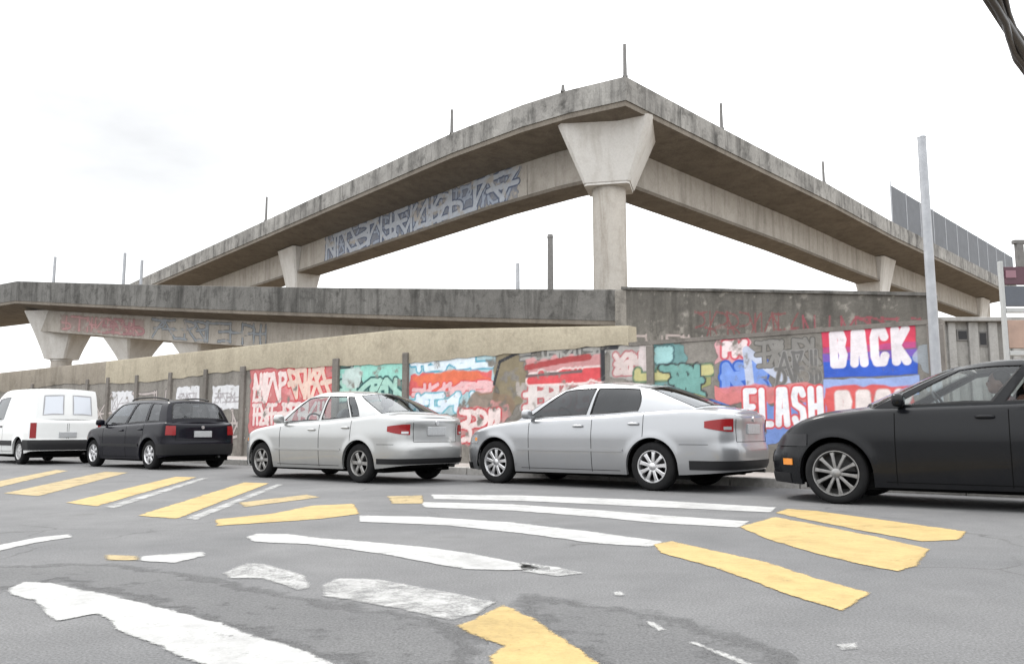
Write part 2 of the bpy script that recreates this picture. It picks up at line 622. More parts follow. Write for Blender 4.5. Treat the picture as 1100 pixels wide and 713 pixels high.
        me.polygons.add(len(q))
        me.polygons.foreach_set('loop_start', (np.arange(len(q)) * 4).astype(np.int32))
        me.update(calc_edges=True)
        at = me.color_attributes.new('paint', 'FLOAT_COLOR', 'POINT')
        rgba = np.concatenate([self.rgb, self.a[..., None]], -1).reshape(-1, 4).astype(np.float32)
        at.data.foreach_set('color', rgba.ravel())
        me.materials.append(mat)
        o = bpy.data.objects.new(name, me)
        C.objects.link(o)
        if parent is not None:
            o.parent = parent
        return o


# ------------------------------------------------------------------ setting: ground, road, pavement
HEAD = math.radians(38)
D = Vector((-math.cos(HEAD), math.sin(HEAD), 0))        # the way the cars point
N = Vector((math.sin(HEAD), math.cos(HEAD), 0))         # from the road towards the wall
WALL0 = Vector((4.17, 13.26, 0))                        # a point of the wall face


def street(t, n, z=0.0):
    """t metres along the wall, n metres from the wall face towards the road (negative = behind)"""
    p = WALL0 + D * t - N * n
    return (p.x, p.y, z)


def struct(o):
    o['kind'] = 'structure'
    return o


KERB = 1.72
b = MB()
b.grid([[(-1500, -60, -.16), (-1500, 3000, -.16)], [(1500, -60, -.16), (1500, 3000, -.16)]])
struct(b.obj('ground', M['dirt']))
b = MB()
b.grid([[street(t, KERB + .005), street(t, 60)] for t in (-60, -20, 20, 90)])
struct(b.obj('road', M['asphalt']))
b = MB()
b.grid([[street(t, .02, .125), street(t, KERB - .14, .125)] for t in np.linspace(-40, 70, 56)])
struct(b.obj('pavement', M['pavement']))
b = MB()
tt = -40.0
while tt < 70:
    sec = [street(tt, KERB, -.05), street(tt, KERB - .012, .12), street(tt, KERB - .03, .131), street(tt, KERB - .14, .131), street(tt, KERB - .14, -.05)]
    sec2 = [street(tt + .985, KERB, -.05), street(tt + .985, KERB - .012, .12), street(tt + .985, KERB - .03, .131), street(tt + .985, KERB - .14, .131), street(tt + .985, KERB - .14, -.05)]
    b.add(sec + sec2, [(i, i + 1, 6 + i, 5 + i) for i in range(4)] + [(0, 1, 2, 3, 4), (9, 8, 7, 6, 5)])
    tt += 1.0
struct(b.obj('kerb', M['kerb']))


# painted markings: measured outlines laid on the road as fine sheets whose worn rim fades out
def marking(name, mat, polys, z, rim=.03):
    V, Fc, core = [], [], []
    for poly in polys:
        P = np.array([at_z(x, y, 0)[:2] for x, y in poly])
        lo, hi = P.min(0) - .06, P.max(0) + .06
        near = float(np.hypot(*P.mean(0)))
        h = .016 if near < 5 else .03
        n = np.maximum(((hi - lo) / h).astype(int), 2) + 1
        xs, ys = np.linspace(lo[0], hi[0], n[0]), np.linspace(lo[1], hi[1], n[1])
        X, Y = np.meshgrid(xs, ys)
        d = np.full(X.shape, 9.0)
        ins = np.zeros(X.shape, bool)
        for a, b_ in zip(P, np.roll(P, -1, 0)):
            e = b_ - a
            t = np.clip(((X - a[0]) * e[0] + (Y - a[1]) * e[1]) / (e @ e + 1e-12), 0, 1)
            d = np.minimum(d, np.hypot(X - a[0] - t * e[0], Y - a[1] - t * e[1]))
            c = (a[1] > Y) != (b_[1] > Y)
            with np.errstate(divide='ignore', invalid='ignore'):
                ins ^= c & (X < e[0] * (Y - a[1]) / (e[1] if e[1] else 1e-12) + a[0])
        sd = np.where(ins, d, -d)
        w = min(rim, float(sd.max()) * .5 + 1e-6)
        kk = np.clip(sd / w, -1, 1)
        base = len(V)
        V += [(float(x), float(y), z) for x, y in zip(X.ravel(), Y.ravel())]
        core += kk.ravel().tolist()
        q = np.arange((n[1] - 1) * n[0]).reshape(n[1] - 1, n[0])[:, :-1]
        ok = np.maximum(np.maximum(kk[:-1, :-1], kk[1:, 1:]), np.maximum(kk[1:, :-1], kk[:-1, 1:])) > -.9
        for k in q[ok]:
            k = int(k) + base
            Fc.append((k, k + 1, k + 1 + int(n[0]), k + int(n[0])))
    me = bpy.data.meshes.new(name)
    me.from_pydata(V, [], Fc)
    at = me.attributes.new('core', 'FLOAT', 'POINT')
    at.data.foreach_set('value', core)
    me.materials.append(mat)
    o = bpy.data.objects.new(name, me)
    C.objects.link(o)
    return struct(o)


marking('road_marking_white', M['white_line'], [
    [(8, 632), (25, 625), (55, 626), (110, 637), (150, 646), (230, 667), (275, 682), (330, 700), (365, 713), (420, 735), (300, 735), (215, 716), (185, 703), (165, 693), (122, 676), (104, 660), (60, 668), (42, 656), (35, 645), (8, 639)],
    [(262, 577), (275, 573), (310, 573.5), (345, 578), (400, 582), (460, 588), (510, 595), (550, 603), (585, 611), (560, 613), (500, 612), (460, 605), (430, 599), (380, 591), (330, 585), (270, 582)],
    [(385, 553.5), (460, 555), (550, 561), (640, 571.5), (714, 582), (702, 588), (640, 584), (560, 573), (480, 564.5), (385, 560.5)],
    [(450, 539), (550, 541.5), (640, 547.5), (700, 552.5), (806, 560), (795, 567), (700, 561.5), (640, 555.5), (550, 548.5), (455, 545)],
    [(462, 531), (560, 532), (700, 537), (836, 545), (828, 550.5), (700, 544.5), (560, 538), (465, 536)],
    [(0, 585), (38, 577.5), (76, 573.5), (79, 577), (40, 583), (-6, 593), (-60, 604), (-60, 596)],
    [(150, 597.5), (190, 594.5), (218, 592.5), (224, 597), (186, 605), (150, 603)],
], .004)
marking('road_marking_worn_white', M['worn_line'], [
    [(340, 630), (360, 621), (410, 622), (450, 629.5), (500, 639), (537, 647), (516, 660), (485, 668), (430, 656), (400, 650), (345, 641)],
    [(236, 616), (262, 605), (285, 605), (330, 618), (338, 632), (318, 635), (280, 622), (244, 622)],
    [(556, 603), (600, 609), (634, 616), (600, 620), (556, 614)],
    [(736, 690), (746, 689), (800, 709), (830, 724), (820, 728), (792, 713)],
    [(690, 667), (702, 668), (718, 677), (706, 679)],
    [(655, 636), (668, 635), (674, 640), (660, 641)],
    [(895, 692), (922, 690), (925, 698), (900, 701)],
], .004)
marking('road_marking_yellow', M['yellow_line'], [
    [(700, 585), (722, 581), (770, 592), (825, 604), (880, 622), (937, 637), (906, 658), (850, 641), (825, 631), (760, 608), (708, 594)],
    [(793, 566), (832, 555), (870, 562), (940, 576), (1000, 590), (987, 608), (966, 614), (930, 608), (880, 596), (825, 580)],
    [(832, 551), (845, 546.5), (880, 549), (960, 560), (1040, 571), (1032, 580), (990, 582), (930, 571), (870, 559)],
    [(487, 673), (520, 660), (538, 648.5), (557, 655), (582, 670), (612, 690), (648, 713), (690, 740), (540, 740), (522, 706), (538, 695), (503, 682)],
    [(230, 558), (290, 552), (335, 543), (380, 541), (388, 552), (345, 557.5), (232, 565)],
    [(146, 554), (262, 518), (290, 519), (190, 557.5)],
    [(70, 540), (188, 512), (212, 512.5), (104, 544)],
], .0042)
marking('road_marking_worn_yellow', M['worn_yellow'], [
    [(2, 530), (112, 506.5), (138, 507.5), (42, 533)],
    [(-40, 524), (60, 504.5), (74, 505.5), (-20, 528)],
    [(110, 595.5), (150, 597), (150, 602.5), (113, 602)],
    [(415, 533), (455, 532), (456, 541), (420, 541)],
    [(255, 540), (330, 531), (345, 534), (262, 545)],
], .0042)

# white lines beside the yellow hatching at the left
marking('road_marking_worn_white', M['worn_line'], [
    [(196, 557), (296, 520), (306, 520.5), (212, 559)],
    [(110, 544.5), (216, 513), (225, 513.5), (124, 546.5)],
], .0042)
# a darker resurfaced strip of asphalt
t_ = NT('dark asphalt patch')
v_ = t_.pos()
gr_ = t_.ramp(t_.noise(v_, 95, 3, .7), [(.32, .6), (.6, 1.1), (.75, 1.4)])
bl_ = t_.ramp(t_.noise(v_, 1.3, 6, .65), [(.3, (.084, .084, .086)), (.7, (.106, .106, .107))])
cl_ = t_.mix(1.0, bl_, gr_, 'MULTIPLY')
sh_ = t_.bsdf(cl_, .88, t_.bump(t_.noise(v_, 110, 3, .65), .5, .006), spec=.25)
tr_ = t_.n('ShaderNodeBsdfTransparent')
mx_ = t_.n('ShaderNodeMixShader')
ca_ = t_.n('ShaderNodeAttribute', attribute_name='core').outputs['Fac']
ed_ = t_.ramp(t_.math('ADD', t_.math('MULTIPLY', ca_, .25), t_.noise(v_, 5, 4, .6)), [(.34, 0), (.66, 1)])
t_.l(ed_, mx_.inputs[0])
t_.l(tr_.outputs[0], mx_.inputs[1])
t_.l(sh_, mx_.inputs[2])
M['patch'] = t_.done(mx_.outputs[0])
marking('asphalt_patch', M['patch'], [
    [(-40, 610), (120, 606), (235, 625), (330, 645), (420, 660), (480, 672), (505, 690), (500, 730), (430, 740), (370, 712), (270, 680), (150, 642), (60, 622), (-40, 640)],
    [(560, 640), (700, 660), (830, 700), (860, 740), (700, 760), (640, 720), (580, 670)],
], .002, .10)

# ------------------------------------------------------------------ the graffiti wall
WH, WL = 3.05, 2.33           # full height, and the lower stretch at the right
U_STEP = None


def wall_uv(px, py):
    p = at_plane(px, py, WALL0, N)
    return (-(p - WALL0).dot(D), p.z)


U_STEP = wall_uv(676, 380)[0]
UR = wall_uv(1013, 380)[0]    # right end, just past the pole
cv = Canvas(-34.0, wall_uv(767, 390)[0], 0.1, WH, .022)


def R_(px0, px1, py0, py1):
    m = wall_uv((px0 + px1) / 2, (py0 + py1) / 2)
    # heights taken at the middle of the patch
    pm = (px0 + px1) / 2
    return wall_uv(px0, py1)[0], wall_uv(px1, py1)[0], wall_uv(pm, py1)[1], wall_uv(pm, py0)[1]


RED, PINK, PALE = (.62, .06, .07), (.66, .24, .25), (.74, .62, .60)
TEAL, TEAL2, ICE = (.16, .42, .36), (.30, .60, .52), (.50, .68, .72)
BLUE, BLUE2, WHITE = (.04, .10, .52), (.20, .32, .70), (.78, .79, .82)
INK = (.045, .045, .05)
r1 = random.Random(5)
# white posters / white-washed rectangles at the left
for (a, bb, c, d) in ((119, 143, 420, 447), (189, 214, 415, 437), (228, 259, 414, 440), (10, 60, 428, 452)):
    u0, u1, v0, v1 = R_(a, bb, c, d)
    cv.rect(u0, u1, v0, v1, (.70, .70, .72), .95, .03)
    cv.tagline(u0 + .1, u1 - .1, v0 + .2, v1 - .2, .03, (.35, .33, .34), r=r1)
for (a, bb, c, d) in ((60, 118, 425, 470), (143, 188, 420, 468), (212, 262, 440, 470)):
    u0, u1, v0, v1 = R_(a, bb, c, d)
    cv.tagline(u0, u1, v0, v1, .05, (.45, .40, .38), (.12, .11, .11), .03, r=r1)
# orange-pink tags on the tan band
u0, u1, v0, v1 = R_(215, 262, 376, 394)
cv.tagline(u0, u1, v0, v1, .06, (.50, .30, .20), (.30, .36, .22), .03, r=r1)
# pink-red piece
u0, u1, v0, v1 = R_(267, 358, 389, 470)
cv.rect(u0, u1, v0, v1, (.56, .19, .19), .96, .05)
for k in range(16):
    cv.blob(r1.uniform(u0 + .3, u1 - .3), r1.uniform(v0 + .2, v1 - .2), r1.uniform(.15, .5), r1.uniform(.1, .28), r1.choice([PINK, (.66, .33, .32), (.50, .12, .13)]), .8, .4)
cv.tagline(u0 + .2, u1 - 1.9, v0 + .95, v0 + 1.65, .10, PALE, (.50, .09, .10), .05, n=5, r=r1)
cv.tagline(u1 - 1.8, u1 - .15, v0 + 1.0, v0 + 1.7, .10, (.72, .54, .46), (.56, .05, .06), .05, n=5, r=r1)
cv.tagline(u0 + .2, u1 - .4, v0 + .35, v0 + .85, .08, PALE, (.52, .10, .12), .05, n=9, r=r1)
# teal piece
u0, u1, v0, v1 = R_(364, 436, 388, 432)
cv.rect(u0, u1, v0 + .1, v1, (.10, .22, .20), .9, .08)
cv.tagline(u0 + .1, u1 - .1, v0 + .55, v1 - .1, .17, TEAL2, INK, .05, n=4, r=r1)
cv.tagline(u0 + .1, u1 - .1, v0 + .1, v0 + .5, .10, (.36, .58, .50), (.03, .09, .09), .06, n=4, r=r1)
cv.blob(u0 + .45, v1 - .35, .32, .26, (.52, .60, .58), .9, .35)
# pale blue / red piece
u0, u1, v0, v1 = R_(438, 531, 377, 445)
cv.rect(u0, u1, v0, v1, (.42, .58, .62), .95, .05)
h3 = (v1 - v0) / 3
cv.tagline(u0 + .1, u1 - .1, v1 - h3 + .1, v1 - .08, .10, (.68, .76, .82), (.10, .34, .46), .05, n=5, r=r1)
cv.rect(u0 + .05, u1 - .05, v0 + h3 * .95, v0 + 2 * h3, (.66, .10, .10), .95, .06)
cv.blob((u0 + u1) / 2, v0 + 1.55 * h3, 1.0, .22, (.72, .18, .08), .8, .3)
cv.tagline(u0 + .15, u1 - .1, v0 + h3 * 1.0, v0 + 1.45 * h3, .07, (.72, .45, .46), (.62, .07, .09), .03, n=6, r=r1)
cv.tagline(u0 + .1, u1 - .1, v0 + .1, v0 + h3 * .9, .10, (.66, .74, .82), (.14, .40, .48), .05, n=5, r=r1)
# olive figure-like patch, then red lettering with dark line work
u0, u1, v0, v1 = R_(533, 566, 385, 440)
cv.blob((u0 + u1) / 2, (v0 + v1) / 2 + .1, (u1 - u0) * .55, .62, (.25, .21, .14), .95, .2)
cv.blob((u0 + u1) / 2 - .5, v0 + .05, (u1 - u0) * .75, .36, (.24, .17, .12), .9, .25)
cv.strokes([[(u0 - .05, v1 - .5), (u0 + .1, v1 - .05), (u0 + .55, v1 + .1), (u0 + 1.1, v1 + .12)]], .035, INK)
u0, u1, v0, v1 = R_(492, 545, 436, 478)
cv.rect(u0, u1, v0, v1, (.54, .26, .25), .9, .12)
cv.tagline(u0 + .1, u1 - .1, v0 + .1, v1 - .1, .09, PALE, (.50, .08, .09), .05, n=5, r=r1)
u0, u1, v0, v1 = R_(560, 640, 408, 440)
cv.rect(u0, u1, v0, v1, (.44, .40, .38), .8, .15)
cv.tagline(u0 + .1, u1 - .1, v0 + .05, v1 - .05, .09, (.66, .60, .58), (.46, .12, .13), .05, n=6, r=r1)
u0, u1, v0, v1 = R_(560, 650, 371, 386)
cv.tagline(u0, u1, v0 + .05, v1, .045, (.36, .35, .33), (.13, .13, .13), .03, n=9, r=r1)
u0, u1, v0, v1 = R_(566, 648, 384, 412)
cv.rect(u0, u1, v0, v1, (.60, .30, .30), .92, .08)
cv.tagline(u0 + .1, u1 - .1, v0 + .08, v1 - .30, .12, (.62, .09, .10), PALE, .05, n=6, r=r1)
cv.strokes([[(u0, v1 - .15), (u0 + .9, v1 - .05), (u1 - .3, v1 - .02)]], .06, (.36, .07, .07))
cv.strokes([[(u0, v1 - .32), (u0 + 1.3, v1 - .28)]], .03, (.16, .12, .12))
# dark hook of line work and grey-white throw-up
u0, u1, v0, v1 = R_(648, 700, 366, 412)
cv.rect(u0 + .1, u1, v0 + .1, v1 - .1, (.46, .44, .42), .85, .1)
cv.strokes([[(u0, v0 + .1), (u0, v1 - .1), (u0 + .3, v1 - .1)]], .05, INK)
cv.tagline(u0 + .3, u1 - .1, v0 + .2, v1 - .25, .08, (.62, .52, .50), (.40, .14, .15), .04, n=3, r=r1)
cv.rect(u1 - .25, u1, v0 + .2, v1 - .02, (.62, .55, .54), .9, .04)
# teal, sand and olive piece
u0, u1, v0, v1 = R_(702, 766, 366, 425)
cv.rect(u0, u0 + (u1 - u0) * .62, v0 + .2, v1, (.16, .32, .32), .92, .1)
cv.rect(u0 + (u1 - u0) * .5, u1, v0 + .15, v1 - .45, (.33, .34, .15), .95, .1)
cv.tagline(u0 + .1, u1 - .8, v0 + .65, v1 - .15, .12, (.34, .56, .56), (.08, .15, .16), .05, n=3, r=r1)
cv.tagline(u1 - 1.4, u1 - .05, v0 + .35, v1 - .5, .11, (.52, .49, .24), (.12, .19, .13), .05, n=3, r=r1)
cv.tagline(u0 + .2, u1 - .2, v0 + .0, v0 + .5, .09, (.18, .36, .33), INK, .04, n=4, r=r1)
# the right stretch, nearest the viewer, is painted on a finer grid
U_SPLIT = wall_uv(767, 390)[0]
cv.wear(14, .20, .34, 77)
coarse = cv
cv = Canvas(U_SPLIT, UR - .005, 0.1, WL - .006, .0105)
cv.k = 100
# small white and red initials over a blue block
u0, u1, v0, v1 = R_(770, 806, 357, 388)
cv.rect(u0, u1, v0, v1, (.70, .38, .40), .95, .05)
cv.tagline(u0 + .15, u1 - .1, v0 + .1, v1 - .18, .08, (.78, .66, .66), (.60, .12, .15), .05, n=2, r=r1)
u0, u1, v0, v1 = R_(774, 826, 386, 418)
cv.rect(u0, u1, v0, v1, (.22, .32, .66), .95, .06)
cv.tagline(u0 + .1, u1 - .1, v0 + .05, v1 - .1, .12, BLUE2, (.05, .13, .50), .05, n=3, r=r1)
cv.strokes([[(u1 - .3, v0), (u1 - .35, v1 + .15), (u1 + .1, v0 + .25), (u1 + .7, v0 - .15)]], .07, (.50, .54, .66))
# loose grey and dark tags between the blue block and the big panel
u0, u1, v0, v1 = R_(815, 882, 362, 412)
cv.tagline(u0, u1, v0 + .3, v1 - .05, .05, (.24, .23, .215), (.12, .115, .11), .02, n=5, r=r1)
cv.tagline(u0 + .3, u1, v0 - .05, v0 + .5, .04, (.16, .155, .15), (.30, .29, .28), .02, n=5, r=r1)
cv.wear(28, .20, .34, 78)
# FLASH lettering, white over red and blue
u0, u1, v0, v1 = R_(798, 886, 414, 462)
cv.rect(u0 - .5, u1, v0 + .42, v1 + .02, (.66, .22, .22), .95, .05)
cv.rect(u0 + .35, u1 + .15, v0 - .2, v0 + .45, BLUE2, .9, .08)
cv.text('FLASH', u0 + .02, u1 + .02, v0 + .05, v1 - .02, .05, WHITE, (.60, .10, .11), .03, None)
# BACK panel: red upper half, blue lower half, white block letters
u0, u1, v0, v1 = R_(885, 987, 346, 404)
vm = v0 + (v1 - v0) * .46
cv.rect(u0, u1, v0, vm, (.05, .12, .54), 1, .015)
cv.rect(u0, u1, vm, v1, (.64, .07, .12), 1, .015)
cv.rect(u0, u1, vm - .12, vm + .10, (.34, .10, .34), .5, .03)
cv.text('BACK', u0 + .10, u1 - .06, v0 + .14, v1 - .08, .062, (.80, .74, .77), None, 0, None)
cv.rect(u0, u1, v0 - .30, v0 - .02, (.34, .44, .76), .95, .02)
# second BACK in the row below, running behind the dark car
u0b, u1b, v0b, v1b = R_(889, 985, 414, 452)
cv.rect(u0b - .02, u1b, v0b - .3, v1b, (.66, .11, .10), .97, .03)
cv.text('BACK', u0b + .12, u1b, v0b - .2, v1b - .06, .06, (.76, .68, .66), (.60, .30, .30), .015, None)
# pale washes at the right of the panel
cv.rect(u1 + .03, u1 + .5, v0 - .2, v1 - .4, (.48, .54, .60), .7, .15)

wall = empty('boundary_wall', street(10, 0, 0), 'long concrete boundary wall covered in red, teal and blue graffiti behind the parked cars', 'wall')


def wall_xyz(U, V):
    return WALL0.x - D.x * U - N.x * .012, WALL0.y - D.y * U - N.y * .012, V


BAND = .66


U_BEND = wall_uv(425, 380)[0]
W_END = 2.66


def wall_top(U):
    return WH - (WH - W_END) * np.clip((np.asarray(U) - U_BEND) / (U_STEP - U_BEND), 0, 1)


def wall_keep(U, V):
    return ((V < WL) & (U < UR - .01)) | ((U < U_STEP) & (V < wall_top(U) - .03))


coarse.mesh('painted_face', wall_xyz, M['wall'], wall, wall_keep)
cv.mesh('painted_face', wall_xyz, M['wall'], wall)
b = MB()


def wall_block(b, ua, ub, z0, z1, n0, n1, mi=0):
    p = [street(-ua, n0, z0), street(-ub, n0, z0), street(-ub, n1, z0), street(-ua, n1, z0)]
    q = [(x, y, z1) for x, y, _ in p]
    b.add(p + q, [(0, 1, 2, 3), (4, 7, 6, 5), (0, 4, 5, 1), (1, 5, 6, 2), (2, 6, 7, 3), (3, 7, 4, 0)], mi)


wall_block(b, -70, U_BEND, -.1, WH - .004, -.24, 0)
p = [street(-u, n, z) for u, zz in ((U_BEND + .001, WH), (U_STEP, W_END)) for n in (0, -.24) for z in (-.1, zz - .004)]
b.add(p, [(0, 1, 5, 4), (2, 6, 7, 3), (0, 2, 3, 1), (4, 5, 7, 6), (1, 3, 7, 5), (0, 4, 6, 2)])
wall_block(b, U_STEP + .002, UR, -.1, WL - .004, -.24, -.002)
b.obj('masonry', M['wall_plain'], wall, world=True)
# tan rendered band along the top of the high stretch, with a ragged lower edge
b = MB()
us = np.append(np.arange(-70, U_STEP - .1, .25), U_STEP + .004)
low = []
for i, u in enumerate(us):
    tb = (u - U_BEND) / (U_STEP - U_BEND)
    low.append(float(wall_top(u)) - BAND + .30 * min(1, max(0, tb)) - .06 * math.sin(u * .55) - random.uniform(0, .05))
n_grey = int(np.searchsorted(us, wall_uv(112, 400)[0]))
P = [[street(-u, .034, l), street(-u, .03, t_ - .02), street(-u, .012, t_ + .03), street(-u, -.27, t_ + .03), street(-u, -.27, t_ - .02)] for u, l, t_ in zip(us, low, wall_top(us))]
for lo_, hi_, mt in ((0, n_grey + 1, M['coping_grey']), (n_grey, len(us), M['coping'])):
    b = MB()
    b.grid(P[lo_:hi_], flip=True)
    b.grid([[street(-u, .0, l), street(-u, .034, l)] for u, l in zip(us[lo_:hi_], low[lo_:hi_])])
    for row in (P[lo_], P[hi_ - 1]):
        l_ = row[0]
        q_ = [l_] + list(row[1:]) + [(row[-1][0], row[-1][1], l_[2])]
        b.add(q_, [tuple(range(len(q_)))])
    b.obj('coping_band', mt, wall, smooth=40, world=True)
b = MB()
wall_block(b, U_STEP + .01, UR, WL - .02, WL + .05, -.27, .03)
b.obj('low_coping', M['pilaster'], wall, world=True)
# posts that stand proud of the wall
for px, dx in ((36, 0), (95, 0), (117, 0), (148, 0), (184, 0), (222, 0), (262, .06), (362, .05), (437, .0), (700, -.02), (1009, .06)):
    u = wall_uv(px, 420)[0]
    w = .16 + dx
    b = MB()
    hh = WH - .52 if px < 600 else WL - .03
    wall_block(b, u - w / 2, u + w / 2, .1, hh, .0, .085 if px < 600 else .06)
    o = b.obj('pilaster', M['pilaster'], wall, world=True, bevel=.012)

# low weeds and crumbs where pavement meets wall
M['weed'] = plain('weed leaf', (.07, .095, .035), .7, noise=.4, scale=20)
M['weed_dry'] = plain('dry weed leaf', (.16, .135, .06), .8, noise=.4, scale=20)
for k, (t0, s) in enumerate(((24.5, .35), (20.6, .3), (16.1, .28), (5.2, .26), (1.4, .3), (9.0, .25))):
    b = MB()
    base = Vector(street(t0, .12, .12))
    for i in range(46):
        a = random.uniform(0, 2 * PI)
        h = s * random.uniform(.4, 1)
        lean = random.uniform(.1, .7)
        w = random.uniform(.008, .018)
        o0 = base + Vector((random.uniform(-.16, .16), random.uniform(-.10, .10), 0))
        dv = Vector((math.cos(a), math.sin(a), 0))
        sv = Vector((-dv.y, dv.x, 0)) * w
        p1 = o0 + dv * lean * h * .4 + Vector((0, 0, h * .6))
        p2 = o0 + dv * lean * h + Vector((0, 0, h))
        b.add([o0 - sv, o0 + sv, p1 + sv * 1.3, p1 - sv * 1.3, p2], [(0, 1, 2, 3), (3, 2, 4)], 0 if random.random() < .6 else 1)
    where = ['behind the white van', 'behind the black hatchback', 'between the black hatchback and the silver saloon', 'behind the bonnet of the pale saloon', 'between the pale saloon and the graphite car', 'behind the boot of the silver saloon'][k]
    o = b.obj('weed', [M['weed'], M['weed_dry']])
    tag(o, 'small tuft of weeds at the wall foot ' + where, 'weed', 'weeds along the wall foot')

# ------------------------------------------------------------------ upper viaduct
H1 = 13.0


def dz(px, py, z):
    p = at_z(px, py, z)
    return (p.x, p.y, z)


edge_px = [(150, 300), (285, 237), (485, 143), (560, 113), (610, 97), (672, 82), (780, 140), (890, 198), (960, 239), (1040, 280)]
E = [dz(x, y, H1) for x, y in edge_px]
d0 = (Vector(E[0]) - Vector(E[1])).normalized()
E = [tuple(Vector(E[0]) + d0 * 4)] + E
d1 = (Vector(E[-1]) - Vector(E[-2])).normalized()
e2 = Vector(E[-1]) + d1 * 14
E.append(tuple(e2))
# path runs right-to-left in the sweep so that the mitre normal points away from the camera
far = Vector((0, 1, 0))


def sweep_dir(path):
    return path


PIER = at_z(650, 330, 0)
corner = Vector((E[6][0], E[6][1], 0))
pier0 = Vector((corner.x - .32, corner.y + 2.55, 0))
via = empty('elevated_viaduct', pier0, 'high angular concrete viaduct with weathered parapet crossing the sky on flared piers', 'viaduct')
W1 = 5.5

# check orientation: normal (-dy, dx) for a left-to-right path points to +y
def offset_path(path, n):
    P = [Vector((p[0], p[1], 0)) for p in path]
    res = []
    for i, p in enumerate(P):
        def nrm(a, b):
            d = (b - a).normalized()
            return Vector((-d.y, d.x, 0))
        if i == 0:
            w = nrm(P[0], P[1])
        elif i == len(P) - 1:
            w = nrm(P[-2], P[-1])
        else:
            a, b_ = nrm(P[i - 1], p), nrm(p, P[i + 1])
            w = a + b_
            w = w / max(w.dot(a), .2)
        res.append(p + w * n)
    return res


def sweep_pieces(b, path, sec, piece, gap):
    offs = {n: offset_path(path, n) for n, _ in sec}
    for i in range(len(path) - 1):
        L_ = (Vector(path[i + 1]) - Vector(path[i])).length
        k = max(1, int(round(L_ / piece)))
        for q in range(k):
            f0, f1 = q / k, (q + 1) / k
            if q > 0:
                f0 += gap / L_
            rings = []
            for f in (f0, f1):
                z = path[i][2] + (path[i + 1][2] - path[i][2]) * f
                rings.append([(*(offs[n][i].lerp(offs[n][i + 1], f))[:2], z + h) for n, h in sec])
            m = len(sec)
            b.add(rings[0] + rings[1], [(j, m + j, m + (j + 1) % m, (j + 1) % m) for j in range(m)] + [tuple(range(m)), tuple(range(m, 2 * m))[::-1]])


b = MB()
sweep_pieces(b, E, [(0, -.86), (0, -.012), (.012, 0), (.22, 0), (.26, -.72), (.26, -.86)][::-1], 4.2, .035)
o = b.obj('parapet', M['deck'], via, world=True)
b = MB()
b.sweep(E, [(W1, -.95), (W1, -.55), (W1 - .22, -.55), (W1 - .24, -.95)])
b.obj('parapet', M['deck'], via, world=True)
b = MB()
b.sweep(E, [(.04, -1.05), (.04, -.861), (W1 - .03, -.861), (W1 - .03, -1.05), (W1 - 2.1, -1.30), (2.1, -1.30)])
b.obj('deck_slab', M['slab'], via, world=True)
b = MB()
b.sweep(E, [(2.12, -2.70), (2.10, -1.302), (W1 - 2.1, -1.302), (W1 - 2.12, -2.70)])
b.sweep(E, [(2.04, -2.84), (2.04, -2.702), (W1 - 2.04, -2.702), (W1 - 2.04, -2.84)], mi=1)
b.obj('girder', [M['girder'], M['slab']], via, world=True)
# vertical joints / scars on the parapet
for k in range(1, len(E) - 1):
    pass


def frustum(b, c, z0, z1, a0, b0, a1, b1, rot, ch=.25, nseg=6, curve=0.0):
    """chamfered rectangular block that widens from (a0 x b0) at z0 to (a1 x b1) at z1"""
    P = []
    for i in range(nseg + 1):
        t = i / nseg
        k = t ** (1 + curve)
        a, bb = a0 + (a1 - a0) * k, b0 + (b1 - b0) * k
        q = ch * min(a, bb)
        pts = [(a - q, -bb), (a, -bb + q), (a, bb - q), (a - q, bb), (-a + q, bb), (-a, bb - q), (-a, -bb + q), (-a + q, -bb)]
        z = z0 + (z1 - z0) * t
        P.append([(c.x + x * math.cos(rot) - y * math.sin(rot), c.y + x * math.sin(rot) + y * math.cos(rot), z) for x, y in pts])
    for i in range(nseg):
        for j in range(8):
            b.add([P[i][j], P[i][(j + 1) % 8], P[i + 1][(j + 1) % 8], P[i + 1][j]], [(0, 1, 2, 3)])
    b.add(P[0][::-1], [tuple(range(8))])
    b.add(P[-1], [tuple(range(8))])


def pier(parent, c, rot, ztop, zcap, a1, b1, a0, b0, shaft, rings=True, cur=.12):
    b = MB()
    b.tube([(c.x, c.y, -.1), (c.x, c.y, zcap - .02)], shaft, 24)
    s = b.obj('pier', M['shaft'], parent, smooth=40, world=True)
    b = MB()
    frustum(b, c, zcap, ztop, a0, b0, a1, b1, rot, .12, 8, cur)
    if rings:
        b.tube([(c.x, c.y, zcap - .10), (c.x, c.y, zcap + .02)], shaft * 1.06, 24)
    else:
        frustum(b, c, zcap - .09, zcap - .001, a0 * .96, b0 * .96, a0 * .96, b0 * .96, rot, .12, 1)
    k = b.obj('capital', M['capital'], parent, smooth=25, world=True)
    k.parent = s
    k.matrix_parent_inverse.identity()
    return s


def cap_child(s):
    return s


pier(via, pier0, math.radians(-14), H1 - 1.0, 9.80, 1.74, 1.35, .86, .78, .62, rings=False, cur=0.0)


def along(px, zc, left):
    """point on the deck's centre line that shows at image column px"""
    P = offset_path(E, W1 / 2)
    best = None
    for i in range(len(P) - 1):
        if (i < 6) != left:
            continue
        for f in np.linspace(0, 1, 200):
            q = P[i].lerp(P[i + 1], float(f))
            col = CX + F_PX * q.x / (q.y * math.cos(PITCH) + (zc - CAM.z) * math.sin(PITCH))
            if best is None or abs(col - px) < best[0]:
                d = P[i + 1] - P[i]
                best = (abs(col - px), q, math.atan2(d.y, d.x))
    return best[1], best[2]


